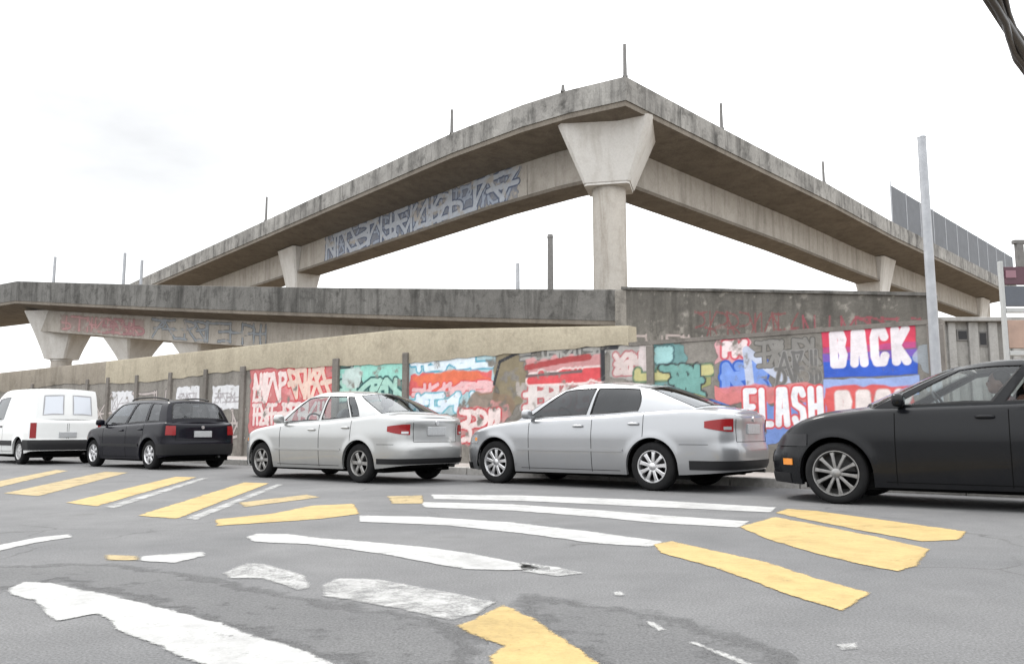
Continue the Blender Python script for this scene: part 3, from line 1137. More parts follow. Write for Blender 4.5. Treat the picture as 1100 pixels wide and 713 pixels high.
for (px, left) in ((324, True), (939, False), (1046, False)):
    c, a = along(px, 9, left)
    pier(via, c, a, H1 - 1.31, 9.3, 1.15, 1.15, .7, .7, .55)

# graffiti on the web of the left arm
web = offset_path(E, 2.088)
wx = np.array([p.x for p in web])
wy = np.array([p.y for p in web])
ws = np.concatenate([[0], np.cumsum(np.hypot(np.diff(wx), np.diff(wy)))])


def web_u(px):
    """arc length along the web of the left arm at image column px"""
    u = np.linspace(0, ws[6], 4000)
    xs, ys = np.interp(u, ws, wx), np.interp(u, ws, wy)
    col = CX + F_PX * xs / (ys * math.cos(PITCH) + (H1 - 2 - CAM.z) * math.sin(PITCH))
    return float(u[np.argmin(abs(col - px))])


ua, ub = web_u(348), web_u(566)
r2 = random.Random(21)
g = Canvas(ua, ub, H1 - 2.69, H1 - 1.31, .035)
g.rect(ua + .1, ub - .5, H1 - 2.62, H1 - 1.36, (.22, .245, .30), .9, .12)
g.tagline(ua + .2, ub - .5, H1 - 2.60, H1 - 1.42, .10, (.34, .38, .45), (.12, .14, .20), .05, n=22, r=r2)
g.tagline(ua + .3, ub - .6, H1 - 2.60, H1 - 1.40, .17, (.44, .47, .52), (.09, .11, .17), .09, n=18, r=r2)
g.wear(10, .20, .40, 5)
g.mesh('graffiti', lambda U, V: (np.interp(U, ws, wx), np.interp(U, ws, wy), V), M['girder_paint'], via)

# grey mesh screen standing on the parapet at the right
p0, p1 = Vector(dz(961, 240, H1)), Vector(dz(1040, 280, H1))
sd = (p1 - p0).normalized()
sn = Vector((-sd.y, sd.x, 0))
scr = empty('screen_fence', p0, 'tall grey sheet screen standing on the parapet at the right end of the high viaduct', 'screen')
Ls = (e2 - p0).length - .5
b = MB()
npan = 11
for i in range(npan):
    a0, a1 = Ls * i / npan + .05, Ls * (i + 1) / npan - .05
    pl = [p0 + sd * a + sn * .10 for a in (a0, a1)]
    vs = []
    for q in pl:
        for off in (0, .04):
            for z in (.04, 2.35):
                vs.append((q.x + sn.x * off, q.y + sn.y * off, H1 + z))
    b.add(vs, [(0, 1, 5, 4), (2, 6, 7, 3), (0, 2, 3, 1), (4, 5, 7, 6), (1, 3, 7, 5), (0, 4, 6, 2)])
b.obj('panel', M['screen'], scr, world=True)
for i in range(npan + 1):
    q = p0 + sd * (Ls * i / npan) + sn * .12
    b = MB()
    b.tube([(q.x, q.y, H1 + .002), (q.x, q.y, H1 + 2.40 + (.22 if i == 0 else 0))], .045, 8)
    b.obj('post', M['metal_grey'], scr, world=True)

# short posts left on the parapets
UP = [(672, 82, 1.22, 'on the apex of the high viaduct'), (605, 98, .28, 'just left of the apex, stubby'), (485, 143, 1.05, 'midway up the left arm'),
      (285, 237, 1.45, 'low on the left arm'), (776, 138, 1.1, 'right of the apex'), (886, 196, 1.1, 'midway down the right arm')]
for (x, y, h, where) in UP:
    p = at_z(x, y, H1)
    d = (p - CAM).normalized()
    q = Vector((p.x, p.y, 0)) + Vector((0, .12, 0))
    b = MB()
    b.tube([(q.x, q.y, H1), (q.x, q.y, H1 + h)], [.075, .06], 8)
    b.box(q.x - .09, q.x + .09, q.y - .09, q.y + .09, H1 + .001, H1 + .05)
    o = b.obj('parapet_post', M['metal_dark'])
    tag(o, 'thin dark post standing on the parapet, ' + where, 'post', 'thin posts on the viaduct parapets')

# ------------------------------------------------------------------ lower ramp
Apt = at_z(18, 302, 8.8)
A = (Apt.x, Apt.y, 8.8)
Bz = 5.45
Bp = at_z(668, 311, Bz)
B = (Bp.x, Bp.y, Bz)
Cz = 4.25
Cp = at_z(1002, 318, Cz)
Cc = (Cp.x, Cp.y, Cz)
A0 = (A[0] - 12, A[1] + 8.2, 9.0)
ramp = empty('access_ramp', (A[0] + 3.4, A[1] + .8, 0), 'low sooty concrete ramp viaduct sloping down in front of the high viaduct', 'ramp')
# a gently curved path
mid = []
path = [A0, A]
for i in range(1, 13):
    t = i / 12
    bow = -.6 * math.sin(t * PI)
    path.append((A[0] + (B[0] - A[0]) * t, A[1] + (B[1] - A[1]) * t + bow * 0, A[2] + (B[2] - A[2]) * t - .10 * math.sin(t * PI)))
W2 = 5.0
b = MB()
sweep_pieces(b, path, [(0, -1.05), (0, -.012), (.012, 0), (.20, 0), (.24, -.8), (.24, -1.05)][::-1], 3.0, .03)
b.obj('parapet', M['ramp'], ramp, world=True)
b = MB()
b.sweep(path, [(.02, -1.20), (.02, -1.051), (W2, -1.051), (W2, -1.20), (W2 - 1.2, -1.4), (1.2, -1.4)])
b.obj('deck_slab', M['slab'], ramp, world=True)
b = MB()
b.sweep(path[1:], [(1.22, -2.55), (1.2, -1.402), (W2 - 1.2, -1.402), (W2 - 1.22, -2.55)])
b.obj('girder', M['girder'], ramp, world=True)


def ramp_at(f, back):
    q = Vector(A).lerp(Vector(B), f)
    d = Vector((B[0] - A[0], B[1] - A[1], 0)).normalized()
    return Vector((q.x - d.y * back, q.y + d.x * back, 0)), math.atan2(d.y, d.x), q.z


for f, back, k in ((.022, 2.3, .95), (.19, 2.5, .62), (.34, 2.5, .6)):
    c, a, z = ramp_at(f, back)
    pier(ramp, c, a + (.35 if f < .1 else 0), z - (1.41 if f < .1 else 2.56), z - (4.0 if f < .1 else 3.75), 1.75 * k, 1.15, .68 * k, .62, .52)
# graffiti on the ramp's web, pink and grey
rd = Vector((B[0] - A[0], B[1] - A[1], 0))
RL = rd.length
rd.normalize()
rn = Vector((-rd.y, rd.x, 0))
rp = Vector((A[0], A[1], 0)) + rn * 1.194
slope = (B[2] - A[2]) / RL
g = Canvas(.9, RL * .5, 0, 1.1, .04)
r3 = random.Random(3)
g.rect(2.2, RL * .26, .12, .95, (.46, .33, .31), .7, .1)
g.tagline(2.4, RL * .25, .18, .9, .07, (.52, .30, .30), (.33, .20, .19), .04, n=9, r=r3)
g.tagline(RL * .17, RL * .26, .15, .9, .08, (.40, .22, .23), (.28, .17, .17), .04, n=4, r=r3)
g.tagline(RL * .28, RL * .5, .1, 1.0, .07, (.30, .33, .36), (.16, .17, .19), .04, n=10, r=r3)
g.wear(9, .22, .42, 8)
g.mesh('graffiti', lambda U, V: (rp.x + rd.x * U, rp.y + rd.y * U, A[2] + slope * U - .10 * np.sin(U / RL * PI) - 2.54 + V), M['girder_paint'], ramp)

# retaining wall that carries the ramp down to the street
ret = empty('retaining_wall', (Cc[0], Cc[1], 0), 'stained retaining wall of the ramp with red tags along its top, above the low graffiti wall', 'wall')
cd = Vector((Cc[0] - B[0], Cc[1] - B[1], 0))
CL = cd.length
cd.normalize()
cn = Vector((-cd.y, cd.x, 0))
b = MB()
vs = []
for (q, z) in ((B, Bz), (Cc, Cz)):
    for off in (.02, .5):
        vs += [(q[0] + cn.x * off, q[1] + cn.y * off, -.1), (q[0] + cn.x * off, q[1] + cn.y * off, z - .004)]
b.add(vs, [(0, 1, 5, 4), (2, 6, 7, 3), (0, 2, 3, 1), (4, 5, 7, 6), (1, 3, 7, 5), (0, 4, 6, 2)])
b.obj('core', M['retaining_plain'], ret, world=True)
g = Canvas(0.0, CL, 0.0, 4.0, .03)
r4 = random.Random(9)
top = 3.86
g.rect(.0, CL, 2.95, top + .3, (.085, .082, .075), .65, .35)          # black mould along the top
for k in range(26):
    u = r4.uniform(.2, CL - .2)
    g.blob(u, r4.uniform(2.4, 3.4), r4.uniform(.08, .35), r4.uniform(.4, .9), (.10, .095, .085), r4.uniform(.25, .55), .35, .4)
g.tagline(CL * .28, CL * .62, 2.75, 3.5, 0.04, (.20, .085, .085), None, n=9, r=r4)
g.tagline(CL * .6, CL * .98, 2.7, 3.45, .045, (.27, .085, .10), None, n=10, r=r4)
g.tagline(CL * .05, CL * .3, 2.3, 2.9, .05, (.42, .36, .34), None, n=6, r=r4)
g.wear(10, .15, .34, 19)
g.mesh('painted_face', lambda U, V: (B[0] + cd.x * U, B[1] + cd.y * U, (V / 4.0) * (Bz + (Cz - Bz) * U / CL)), M['retaining'], ret)
b = MB()
vs = []
for (q, z) in ((B, Bz), (Cc, Cz)):
    for off in (-.06, .56):
        vs += [(q[0] + cn.x * off, q[1] + cn.y * off, z), (q[0] + cn.x * off, q[1] + cn.y * off, z + .09)]
b.add(vs, [(0, 1, 5, 4), (2, 6, 7, 3), (0, 2, 3, 1), (4, 5, 7, 6), (1, 3, 7, 5), (0, 4, 6, 2)])
b.obj('coping', M['ramp'], ret, world=True)
# the end buttress where slab and retaining wall meet
b = MB()
q = Vector((B[0], B[1], 0))
b.box(q.x - .22, q.x + .26, q.y - .10, q.y + .45, -.1, Bz - .03)
b.obj('buttress', M['retaining_plain'], ret, world=True, bevel=.02)
# earth fill behind the retaining wall so it is not a thin sheet
RP = [(55, .0, 1.35, 'at the left end of the ramp'), (130, 0, 1.55, 'left one of the close pair'), (149, 0, 1.2, 'right one of the close pair'),
      (555, 0, .95, 'shorter one left of the main pier'), (591, 0, 1.85, 'tallest one, beside the main pier')]
for (px, _, h, where) in RP:
    best = min(np.linspace(0, 1, 400), key=lambda f: abs((lambda q: CX + F_PX * q.x / (q.y * math.cos(PITCH) + (q.z - CAM.z) * math.sin(PITCH)))(Vector(A).lerp(Vector(B), f)) - px))
    q, a, z = ramp_at(best, .1)
    z -= .10 * math.sin(best * PI)
    b = MB()
    th = .075 if h < 1.7 else .11
    b.tube([(q.x, q.y, z - .004), (q.x, q.y, z + h)], [th, th * .9], 8)
    if h > 1.7:
        b.tube([(q.x, q.y, z + h), (q.x, q.y, z + h + .12)], [.12, .09], 8)
    o = b.obj('ramp_post', M['metal_grey'] if h < 1.7 else M['metal_dark'])
    tag(o, 'thin post standing on the ramp parapet, ' + where, 'post', 'thin posts on the ramp')

# ------------------------------------------------------------------ pole, sign and cables at the right
pp = at_plane(1005, 388, WALL0 - N * .95, N)
ph = at_plane(996, 148, Vector((pp.x, pp.y, 0)), Vector((0, 1, 0))).z
pole = empty('street_pole', (pp.x, pp.y, .125), 'tall plain pale grey steel pole on the pavement behind the graphite car', 'pole')
b = MB()
b.tube([(0, 0, .02), (0, 0, ph * .55), (0, 0, ph - .125)], [.068, .062, .056], 20)
b.obj('shaft', M['metal_grey'], pole, smooth=40)
b = MB()
b.tube([(0, 0, 0), (0, 0, .03)], .16, 20)
b.tube([(0, 0, .03), (0, 0, .16)], [.085, .071], 20)
b.obj('base_flange', M['metal_grey'], pole, smooth=40)
b = MB()
b.tube([(0, 0, ph - .124), (0, 0, ph - .09)], [.060, .04], 20)
b.obj('cap', M['metal_grey'], pole, smooth=40)

# sign totem at the right edge, beyond the wall
M['maroon'] = plain('maroon sign face', (.07, .022, .036), .45, noise=.2, scale=3)
M['sign_pink'] = plain('pink sign strip', (.22, .11, .14), .5, noise=.2, scale=3)
M['sign_grey'] = plain('grey blue sign face', (.07, .08, .10), .45, noise=.2, scale=3)
M['sign_white'] = plain('white painted steel', (.36, .37, .37), .45, noise=.12, scale=4)
M['peach'] = plain('peach poster', (.36, .25, .20), .6, noise=.3, scale=2.5)
sp = at_plane(1080, 384, Vector((0, 17.5, 0)), Vector((0, 1, 0)))
sx0 = sp.x
S = lambda px, py: at_plane(px, py, Vector((0, 17.5, 0)), Vector((0, 1, 0)))
sign = empty('roadside_sign', (sx0, 17.5, 0), 'white framed roadside sign with maroon, grey and peach panels at the right edge', 'sign')
b = MB()
zt = S(1078, 281).z
b.box(sx0 - .005, sx0 + .07, 17.45, 17.55, -.1, zt)
b.box(sx0 + 2.0, sx0 + 2.14, 17.44, 17.56, -.1, zt)
b.obj('post', M['sign_white'], sign, world=True, bevel=.01)


def panel(name, px0, py0, py1, mat, y=17.50, th=.10, xr=1.99):
    p, q = S(px0, py0), S(px0, py1)
    b = MB()
    b.box(sx0 + .072, sx0 + xr, y - th / 2, y + th / 2, q.z, p.z)
    return b.obj(name, mat, sign, world=True, bevel=.01)


panel('sign_panel', 1083, 287, 306, M['maroon'])
p, q = S(1084, 291), S(1084, 299)
b = MB()
b.box(sx0 + .10, sx0 + .32, 17.43, 17.447, q.z, p.z)
b.obj('sign_stripe', M['sign_pink'], sign, world=True)
panel('sign_panel', 1083, 307.5, 329, M['sign_grey'])
panel('crossbar', 1083, 331, 336, M['sign_white'], th=.12)
panel('poster', 1083, 344, 374, M['peach'])
panel('crossbar', 1083, 377, 382, M['sign_white'], th=.12)
zt2 = S(1094, 262).z
q = S(1094, 287)
b = MB()
b.box(q.x - .03, q.x + .12, 17.45, 17.55, q.z + .002, zt2)
b.box(q.x - .08, q.x + .30, 17.44, 17.56, zt2 + .001, zt2 + .08)
b.obj('topper', M['metal_dark'], sign, world=True)

# low grey shed that shows between the wall's end and the sign
shz = 27.0
SH = lambda px, py: at_plane(px, py, Vector((0, shz, 0)), Vector((0, 1, 0)))
xa_, xb_ = SH(985, 380).x, SH(1125, 380).x
zr = SH(1040, 346).z
shed = empty('grey_shed', ((xa_ + xb_) / 2, shz, 0), 'low grey concrete shed beyond the end of the graffiti wall, right of the tall pole', 'shed')
M['shed'] = concrete_mat('shed render', (.34, .335, .32), (.26, .255, .245), (.12, .115, .108), .6, .6, .7)
M['shed_light'] = concrete_mat('pale shed render', (.36, .355, .345), (.30, .295, .285), (.16, .155, .15), .4, .4, .6)
b = MB()
b.box(xa_, xb_, shz, shz + 5, -.1, zr)
b.obj('wall', M['shed'], shed, world=True)
b = MB()
b.box(xa_ - .15, xb_ + .15, shz - .25, shz + 5.2, zr + .002, zr + .14)
b.obj('roof', M['shed_light'], shed, world=True, bevel=.02)
for px, wd in ((1022, .25), (1045, .32), (1066, .3), (1090, .25)):
    x = SH(px, 370).x
    b = MB()
    b.box(x - wd / 2, x + wd / 2, shz - .10, shz - .002, -.1, zr - .002)
    b.obj('pilaster', M['shed_light'], shed, world=True, bevel=.02)
for p0_, p1_, q0_, q1_ in ((1027, 1040, 354, 366), (1050, 1061, 356, 372)):
    a_, c_ = SH(p0_, q0_), SH(p1_, q1_)
    b = MB()
    b.box(a_.x, c_.x, shz - .03, shz - .004, c_.z, a_.z)
    f = b.obj('window_frame', M['metal_dark'], shed, world=True)
    b = MB()
    b.box(a_.x + .05, c_.x - .05, shz - .04, shz - .032, c_.z + .05, a_.z - .05)
    p_ = b.obj('pane', M['smoked'], shed, world=True)
    p_.parent = f

# bundle of black cables overhead, top right corner
c0, c1 = at_z(1071, 0, 5.6), at_z(1102, 66, 5.6)
cdv = (c1 - c0).normalized()
cs = Vector((-cdv.y, cdv.x, 0))
cab = empty('overhead_cables', c0, 'thick bundle of black overhead cables in the top right corner', 'cable')
for k, (o1, o2, r) in enumerate(((0, 0, .058), (.07, .03, .045), (.03, -.055, .04), (-.05, .045, .03))):
    pts = []
    for i in range(61):
        s_ = -9 + 30 * i / 60
        tw = .03 * math.sin(s_ * 3.1 + k * 1.7)
        sag = .0016 * (s_ - 2) ** 2
        q = c0 + cdv * s_ + cs * (o1 + tw) + Vector((0, 0, o2 + sag + .02 * math.cos(s_ * 2.3 + k)))
        pts.append(q)
    b = MB()
    b.tube(pts, r, 8)
    b.obj('strand', M['cable'], cab, smooth=60, world=True)


# ------------------------------------------------------------------ cars
def sm(pts, x, w=.05):
    xs = [p[0] for p in pts]
    ys = [p[1] for p in pts]
    x = np.asarray(x, float)
    return sum(np.interp(x + k * w, xs, ys) for k in (-2, -1, 0, 1, 2)) / 5


class Car:
    def __init__(self, sp):
        self.sp = sp
        self.L, self.W = sp['L'], sp['W']
        self.xf, self.xr = sp['L'] / 2, -sp['L'] / 2
        self.r, self.R = sp['wheel_r'], sp['arch_r']
        self.fa, self.ra = sp['front_axle'], sp['rear_axle']
        s = sp
        th = np.radians(np.linspace(90, 0, 26))
        xs = list(self.xf - s['nose_len'] + s['nose_len'] * np.sin(th) ** (2 / s['nose_exp']))
        xs += list(self.xr + s['tail_len'] - s['tail_len'] * np.sin(th) ** (2 / s['tail_exp']))
        xs += list(np.linspace(self.xf - s['nose_len'], self.xr + s['tail_len'], 40))
        arch = []
        for c in (self.fa, self.ra):
            arch += list(c + self.R * np.cos(np.linspace(0, PI, 25)))
            arch += [c + self.R + .003, c - self.R - .003]
        xs = [x for x in xs if all(abs(x - a) > .012 for a in arch)] + arch
        xs = sorted(set(xs), reverse=True)
        self.x = np.array(xs)
        self.y = self.plan(self.x)
        self.s = np.concatenate([[0], np.cumsum(np.hypot(np.diff(self.x), np.diff(self.y)))])
        tx = np.gradient(self.x, self.s)
        ty = np.gradient(self.y, self.s)
        l = np.hypot(tx, ty)
        # front-to-rear travel along the left side: outward normal
        self.nx, self.ny = ty / l * 1.0, -tx / l * 1.0
        self.nx[0], self.ny[0] = 1, 0
        self.nx[-1], self.ny[-1] = -1, 0
        # normals by smoothing the analytic shape, so that close samples stay calm
        self.nx = np.where(self.x > 0, np.abs(self.nx), -np.abs(self.nx))
        self.ny = np.abs(self.ny)

    def plan(self, x):
        s = self.sp
        w = self.W / 2 - s.get('barrel', .03) * (np.abs(x) / (self.L / 2)) ** 3
        a = np.clip((x - (self.xf - s['nose_len'])) / s['nose_len'], 0, 1)
        b = np.clip(((self.xr + s['tail_len']) - x) / s['tail_len'], 0, 1)
        return w * (1 - a ** s['nose_exp']) ** (1 / s['nose_exp']) * (1 - b ** s['tail_exp']) ** (1 / s['tail_exp'])

    def zt(self, x):
        return sm(self.sp['top'], x)

    def zb(self, x):
        base = sm(self.sp['sill'], x, .03)
        out = np.array(base, float)
        for c in (self.fa, self.ra):
            q = np.abs(x - c)
            ins = q <= self.R + 1e-6
            out = np.where(ins, np.maximum(out, self.r + np.sqrt(np.maximum(self.R ** 2 - q ** 2, 0))), out)
        return out

    def off(self, x, nx, ny, z):
        """outward offset of the shell at height z"""
        sp = self.sp
        side = sm(sp['side'], z, .02)
        end = np.where(np.asarray(nx) > 0, sm(sp['front'], z, .012), sm(sp['rear'], z, .012))
        k = np.asarray(nx) ** 2
        o = side * (1 - k) + end * k
        # swell over the wheels
        for c in (self.fa, self.ra):
            d = np.hypot(x - c, (z - self.r))
            o = o + (1 - k) * sp.get('flare', .012) * np.exp(-((d - self.R) / .06) ** 2)
        zt = self.zt(x)
        r = sp.get('shoulder', .06)
        q = np.clip((z - (zt - r)) / r, 0, 1)
        o = o - r * .9 * (1 - np.sqrt(np.maximum(1 - q * q, 0)))
        return o

    def pt(self, s, z, o=0.0, side=1):
        """point of the shell at arc length s (front centre to rear centre) and height z"""
        x, y = np.interp(s, self.s, self.x), np.interp(s, self.s, self.y)
        nx, ny = np.interp(s, self.s, self.nx), np.interp(s, self.s, self.ny)
        d = float(self.off(x, nx, ny, z)) + o
        return (float(x + nx * d), float(side * max(y + ny * d, 0 if o == 0 else -1e9)), float(z))

    def s_x(self, x):
        return float(np.interp(-x, -self.x, self.s))

    def s_front(self, y):
        i = np.argmax(self.y)
        return float(np.interp(y, self.y[:i], self.s[:i]))

    def s_rear(self, y):
        i = len(self.x) - 1 - np.argmax(self.y[::-1])
        return float(np.interp(-y, -self.y[i:], self.s[i:]))

    def patch(self, b, s0, s1, z0, z1, o=.006, side=1, ns=10, nz=6, shape=None, mi=0):
        P = []
        for i in range(ns + 1):
            f = i / ns
            s = s0 + (s1 - s0) * f
            lo, hi = (z0, z1) if shape is None else shape(f)
            P.append([self.pt(s, lo + (hi - lo) * j / nz, o, side) for j in range(nz + 1)])
        # rim that ties the patch back to the shell
        b.grid(P, mi, flip=side < 0)
        rim = [row[0] for row in P] + P[-1][1:] + [row[-1] for row in P[::-1]][1:] + P[0][::-1][1:]
        sarr = [s0 + (s1 - s0) * i / ns for i in range(ns + 1)]
        inner = []
        for p in rim:
            sx = self.s
            k = min(range(ns + 1), key=lambda q: abs(P[q][0][0] - p[0]) + abs(P[q][0][1] - p[1]))
            inner.append(self.pt(sarr[k], p[2], -.004, side))
        b.grid([rim, inner], mi)

    def build(self, root):
        sp = self.sp
        body_m, glass_m = sp['paint'], sp['glass']
        x, y, nx, ny = self.x, self.y, self.nx, self.ny
        zb, zt = self.zb(x), self.zt(x)
        J = 20
        cols = []
        for i in range(len(x)):
            v = np.linspace(0, 1, J) ** .9
            z = zb[i] + (zt[i] - zb[i]) * v
            # a finer set near the shoulder
            z = np.concatenate([z[:-1], zt[i] - np.array([.035, .015, .004, 0.0]) * (zt[i] - zb[i] > .2)])
            z = np.sort(z)
            o = self.off(x[i] + 0 * z, nx[i] + 0 * z, ny[i] + 0 * z, z)
            px, py = x[i] + nx[i] * o, np.maximum(y[i] + ny[i] * o, 0)
            col = [(px[k], py[k], z[k]) for k in range(len(z))]
            col = [(px[0] - nx[i] * .05, max(py[0] - ny[i] * .05, 0), z[0] + .004)] + col
            cols.append(col)
        b = MB()
        b.grid(cols)
        b.grid([[(p[0], -p[1], p[2]) for p in c] for c in cols], flip=True)
        top = [c[-1] for c in cols]
        self.top = top
        tx = np.array([p[0] for p in top])
        ty = np.array([p[1] for p in top])
        tz = np.array([p[2] for p in top])
        ordr = np.argsort(tx)
        yb = lambda q: float(np.interp(q, tx[ordr], ty[ordr]))
        zbt = lambda q: float(np.interp(q, tx[ordr], tz[ordr]))
        xw0, xw1, xr0, xr1 = sp['xw0'], sp['xw1'], sp['xr0'], sp['xr1']
        K = 10
        cr = sp.get('crown', .045)

        def lid(rng_):
            P = []
            for i in rng_:
                q = top[i]
                P.append([(q[0], q[1] * (1 - 2 * k / K), q[2] + cr * (1 - (1 - 2 * k / K) ** 4) * min(1, q[1] / .5)) for k in range(K + 1)])
            if len(P) > 1:
                b.grid(P)
        lid([i for i in range(len(x)) if tx[i] > xw0 - .10])
        lid([i for i in range(len(x)) if tx[i] < xr1 + .06])
        # roof panel
        yr = sp['roof_y']
        roof = lambda a: float(sm(sp['roof'], xw1 + (xr0 - xw1) * a, .04))

        def side_pt(a, v, sd=1):
            x0 = xw0 + (xr1 - xw0) * a
            x1 = xw1 + (xr0 - xw1) * a
            xx = x0 + (x1 - x0) * v
            z0, z1 = zbt(x0) - .012 * (v == 0), roof(a)
            y0 = yb(x0)
            y1 = yr - sp.get('roof_taper', .03) * abs(a - .4) ** 2 * 4
            yy = y0 - (y0 - y1) * (.62 * v + .38 * v ** 5)
            zz = z0 + (z1 - z0) * (v * 1.06 - .06 * v ** 6)
            return (xx, sd * yy, zz)
        P = []
        na = 24
        for i in range(na + 1):
            a = i / na
            e = side_pt(a, 1)
            P.append([(e[0], e[1] * (1 - 2 * k / K), e[2] + sp.get('roof_crown', .05) * (1 - (1 - 2 * k / K) ** 2)) for k in range(K + 1)])
        b.grid(P)
        # cabin side, in cells: pillars stay body, the openings become glass
        gl = {'window': [], 'front': None}
        vlo, vhi = sp.get('v_lo', .05), sp.get('v_hi', .86)
        wins = sp['windows']
        br = [0]
        sl_ = [0]
        for wn in wins:
            br += [wn[0], wn[1]]
            sl_ += [wn[2], wn[3]] if len(wn) > 2 else [0, 0]
        br += [1]
        sl_ += [0]
        vs_ = [0, vlo] + list(np.linspace(vlo, vhi, 6)[1:]) + [(vhi + 1) / 2, 1]
        seal = MB()
        glass = []
        for sd in (1, -1):
            for bi in range(len(br) - 1):
                a0, a1 = br[bi], br[bi + 1]
                if a1 - a0 < 1e-4:
                    continue
                n = max(1, int((a1 - a0) * 22))
                is_win = bi % 2 == 1
                for lo, hi, kind in ((0, 1, 'b'), (1, 6, 'w'), (6, len(vs_) - 1, 'b')):
                    k0, k1 = sl_[bi], sl_[bi + 1]
                    G = [[side_pt((a0 + k0 * (vs_[j] - .45)) * (1 - i / n) + (a1 + k1 * (vs_[j] - .45)) * i / n, vs_[j], sd) for j in range(lo, hi + 1)] for i in range(n + 1)]
                    if kind == 'w' and is_win:
                        gb = MB()
                        gb.grid([[(p[0], p[1] - sd * .012, p[2]) for p in row] for row in G], flip=sd < 0)
                        glass.append(gb)
                        # rubber seal round the pane
                        rim = [row[0] for row in G] + G[-1][1:] + [row[-1] for row in G[::-1]][1:] + G[0][::-1][1:]
                        cxm = sum(p[0] for p in rim) / len(rim)
                        czm = sum(p[2] for p in rim) / len(rim)
                        rr = []
                        for p in rim:
                            dx, dz_ = cxm - p[0], czm - p[2]
                            l = math.hypot(dx, dz_)
                            w = .022
                            rr.append((p[0] + dx / l * w, p[1] - sd * .006, p[2] + dz_ / l * w))
                        ro = [(p[0], p[1] + sd * .003, p[2]) for p in rim]
                        seal.grid([ro, rr])
                    else:
                        b.grid(G, flip=sd < 0)
        # windscreen and rear screen

        def screen(which):
            a = 0 if which == 'f' else 1
            bow = sp['bow_f'] if which == 'f' else -sp['bow_r']
            nv, nw = 10, 12
            def q(v, w):
                e = side_pt(a, v)
                xx = e[0] + bow * (1 - w * w) * (1 - .55 * v)
                crz = cr * (1 - v) * (1 - w ** 4) + sp.get('roof_crown', .05) * v * (1 - w * w)
                return (xx, e[1] * w, e[2] + crz - (.02 if v == 0 else 0))
            ev = sp.get('screen_v_f' if which == 'f' else 'screen_v_r', (.04, .93))
            ew = sp.get('screen_w_f' if which == 'f' else 'screen_w_r', [(-.93, .93)])
            wb = [-1]
            for (p0_, p1_) in ew:
                wb += [p0_, p1_]
            wb += [1]
            res = []
            for bi in range(len(wb) - 1):
                w0, w1 = wb[bi], wb[bi + 1]
                n = max(1, int((w1 - w0) * 7))
                for lo, hi in ((0, ev[0]), (ev[0], ev[1]), (ev[1], 1)):
                    m = 6 if hi - lo > .2 else 1
                    G = [[q(lo + (hi - lo) * j / m, w0 + (w1 - w0) * i / n) for i in range(n + 1)] for j in range(m + 1)]
                    if bi % 2 == 1 and lo == ev[0]:
                        gb = MB()
                        gb.grid(G)
                        res.append(gb)
                        rim = [row[0] for row in G] + G[-1][1:] + [row[-1] for row in G[::-1]][1:] + G[0][::-1][1:]
                        nn_ = .004 if which == 'f' else -.004
                        cc = [sum(p[k] for p in rim) / len(rim) for k in range(3)]
                        ro = [(p[0] + nn_, p[1], p[2] + .003) for p in rim]
                        rr = []
                        for p in rim:
                            dv = Vector(cc) - Vector(p)
                            dv = dv.normalized() * .03
                            rr.append((p[0] + dv.x + nn_, p[1] + dv.y, p[2] + dv.z + .003))
                        seal.grid([ro, rr])
                    else:
                        b.grid(G)
            return res
        fs = screen('f')
        rs = screen('r')
        body = b.obj('body', body_m, root, smooth=32, merge=.0008)
        for gb in glass:
            gb.obj('side_window', glass_m, root, smooth=60)
        for gb in fs:
            gb.obj('windscreen', sp.get('glass_front', glass_m), root, smooth=60)
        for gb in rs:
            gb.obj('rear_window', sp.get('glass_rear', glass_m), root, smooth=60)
        seal.obj('window_seal', sp.get('seal', M['black']), root)

        # underbody, wheel housings
        u = MB()
        u.box(self.ra - self.R - .12, self.fa + self.R - .05, -self.W / 2 + .12, self.W / 2 - .12, .16, .34)
        u.rbox(self.xr + .12, self.ra, -self.W / 2 + .30, self.W / 2 - .30, .20, .40, 4, 8)
        u.rbox(self.fa, self.xf - .22, -self.W / 2 + .42, self.W / 2 - .42, .18, .34, 4, 8)
        for c in (self.fa, self.ra):
            for sd in (1, -1):
                yo, yi = self.W / 2 - .045, self.W / 2 - .38
                P = []
                for k in range(17):
                    an = PI * (-.06 + 1.12 * k / 16)
                    P.append([(c + (self.R - .004) * math.cos(an), sd * yo, self.r + (self.R - .004) * math.sin(an)), (c + (self.R - .004) * math.cos(an), sd * yi, self.r + (self.R - .004) * math.sin(an))])
                u.grid(P)
                ring = [p[1] for p in P]
                u.add(ring, [tuple(range(len(ring)))])
        u.box(-.25, .1, -.35, .35, .345, .352)
        u.obj('underbody', M['under'], root)
        # rear silencer
        if sp.get('exhaust'):
            e = MB()
            e.tube([(self.xr + .75, -.42, .26), (self.xr + .35, -.42, .26)], [.08, .08], 12)
            e.tube([(self.xr + .36, -.42, .25), (self.xr + .06, -.42, .245)], .025, 10)
            e.obj('exhaust', M['hub'], root, smooth=40)

        # cabin
        cb = MB()
        bz = zbt((xw0 + xr1) / 2)
        cb.box(xr1 + .25, xw0 - .15, -self.W / 2 + .17, self.W / 2 - .17, .345, .40)
        cb.rbox(xw0 - .55, xw0 + .05, -self.W / 2 + .17, self.W / 2 - .17, .55, bz + .02, 5)
        cb.box(xr1 + .0, xr1 + .52, -self.W / 2 + .2, self.W / 2 - .2, bz - .10, bz - .04)
        cb.obj('dashboard', M['trim'], root, smooth=40)
        xs0 = xw0 - 1.25 + sp.get('seat_dx', 0)
        seat_m = sp.get('seat', M['seat_grey'])

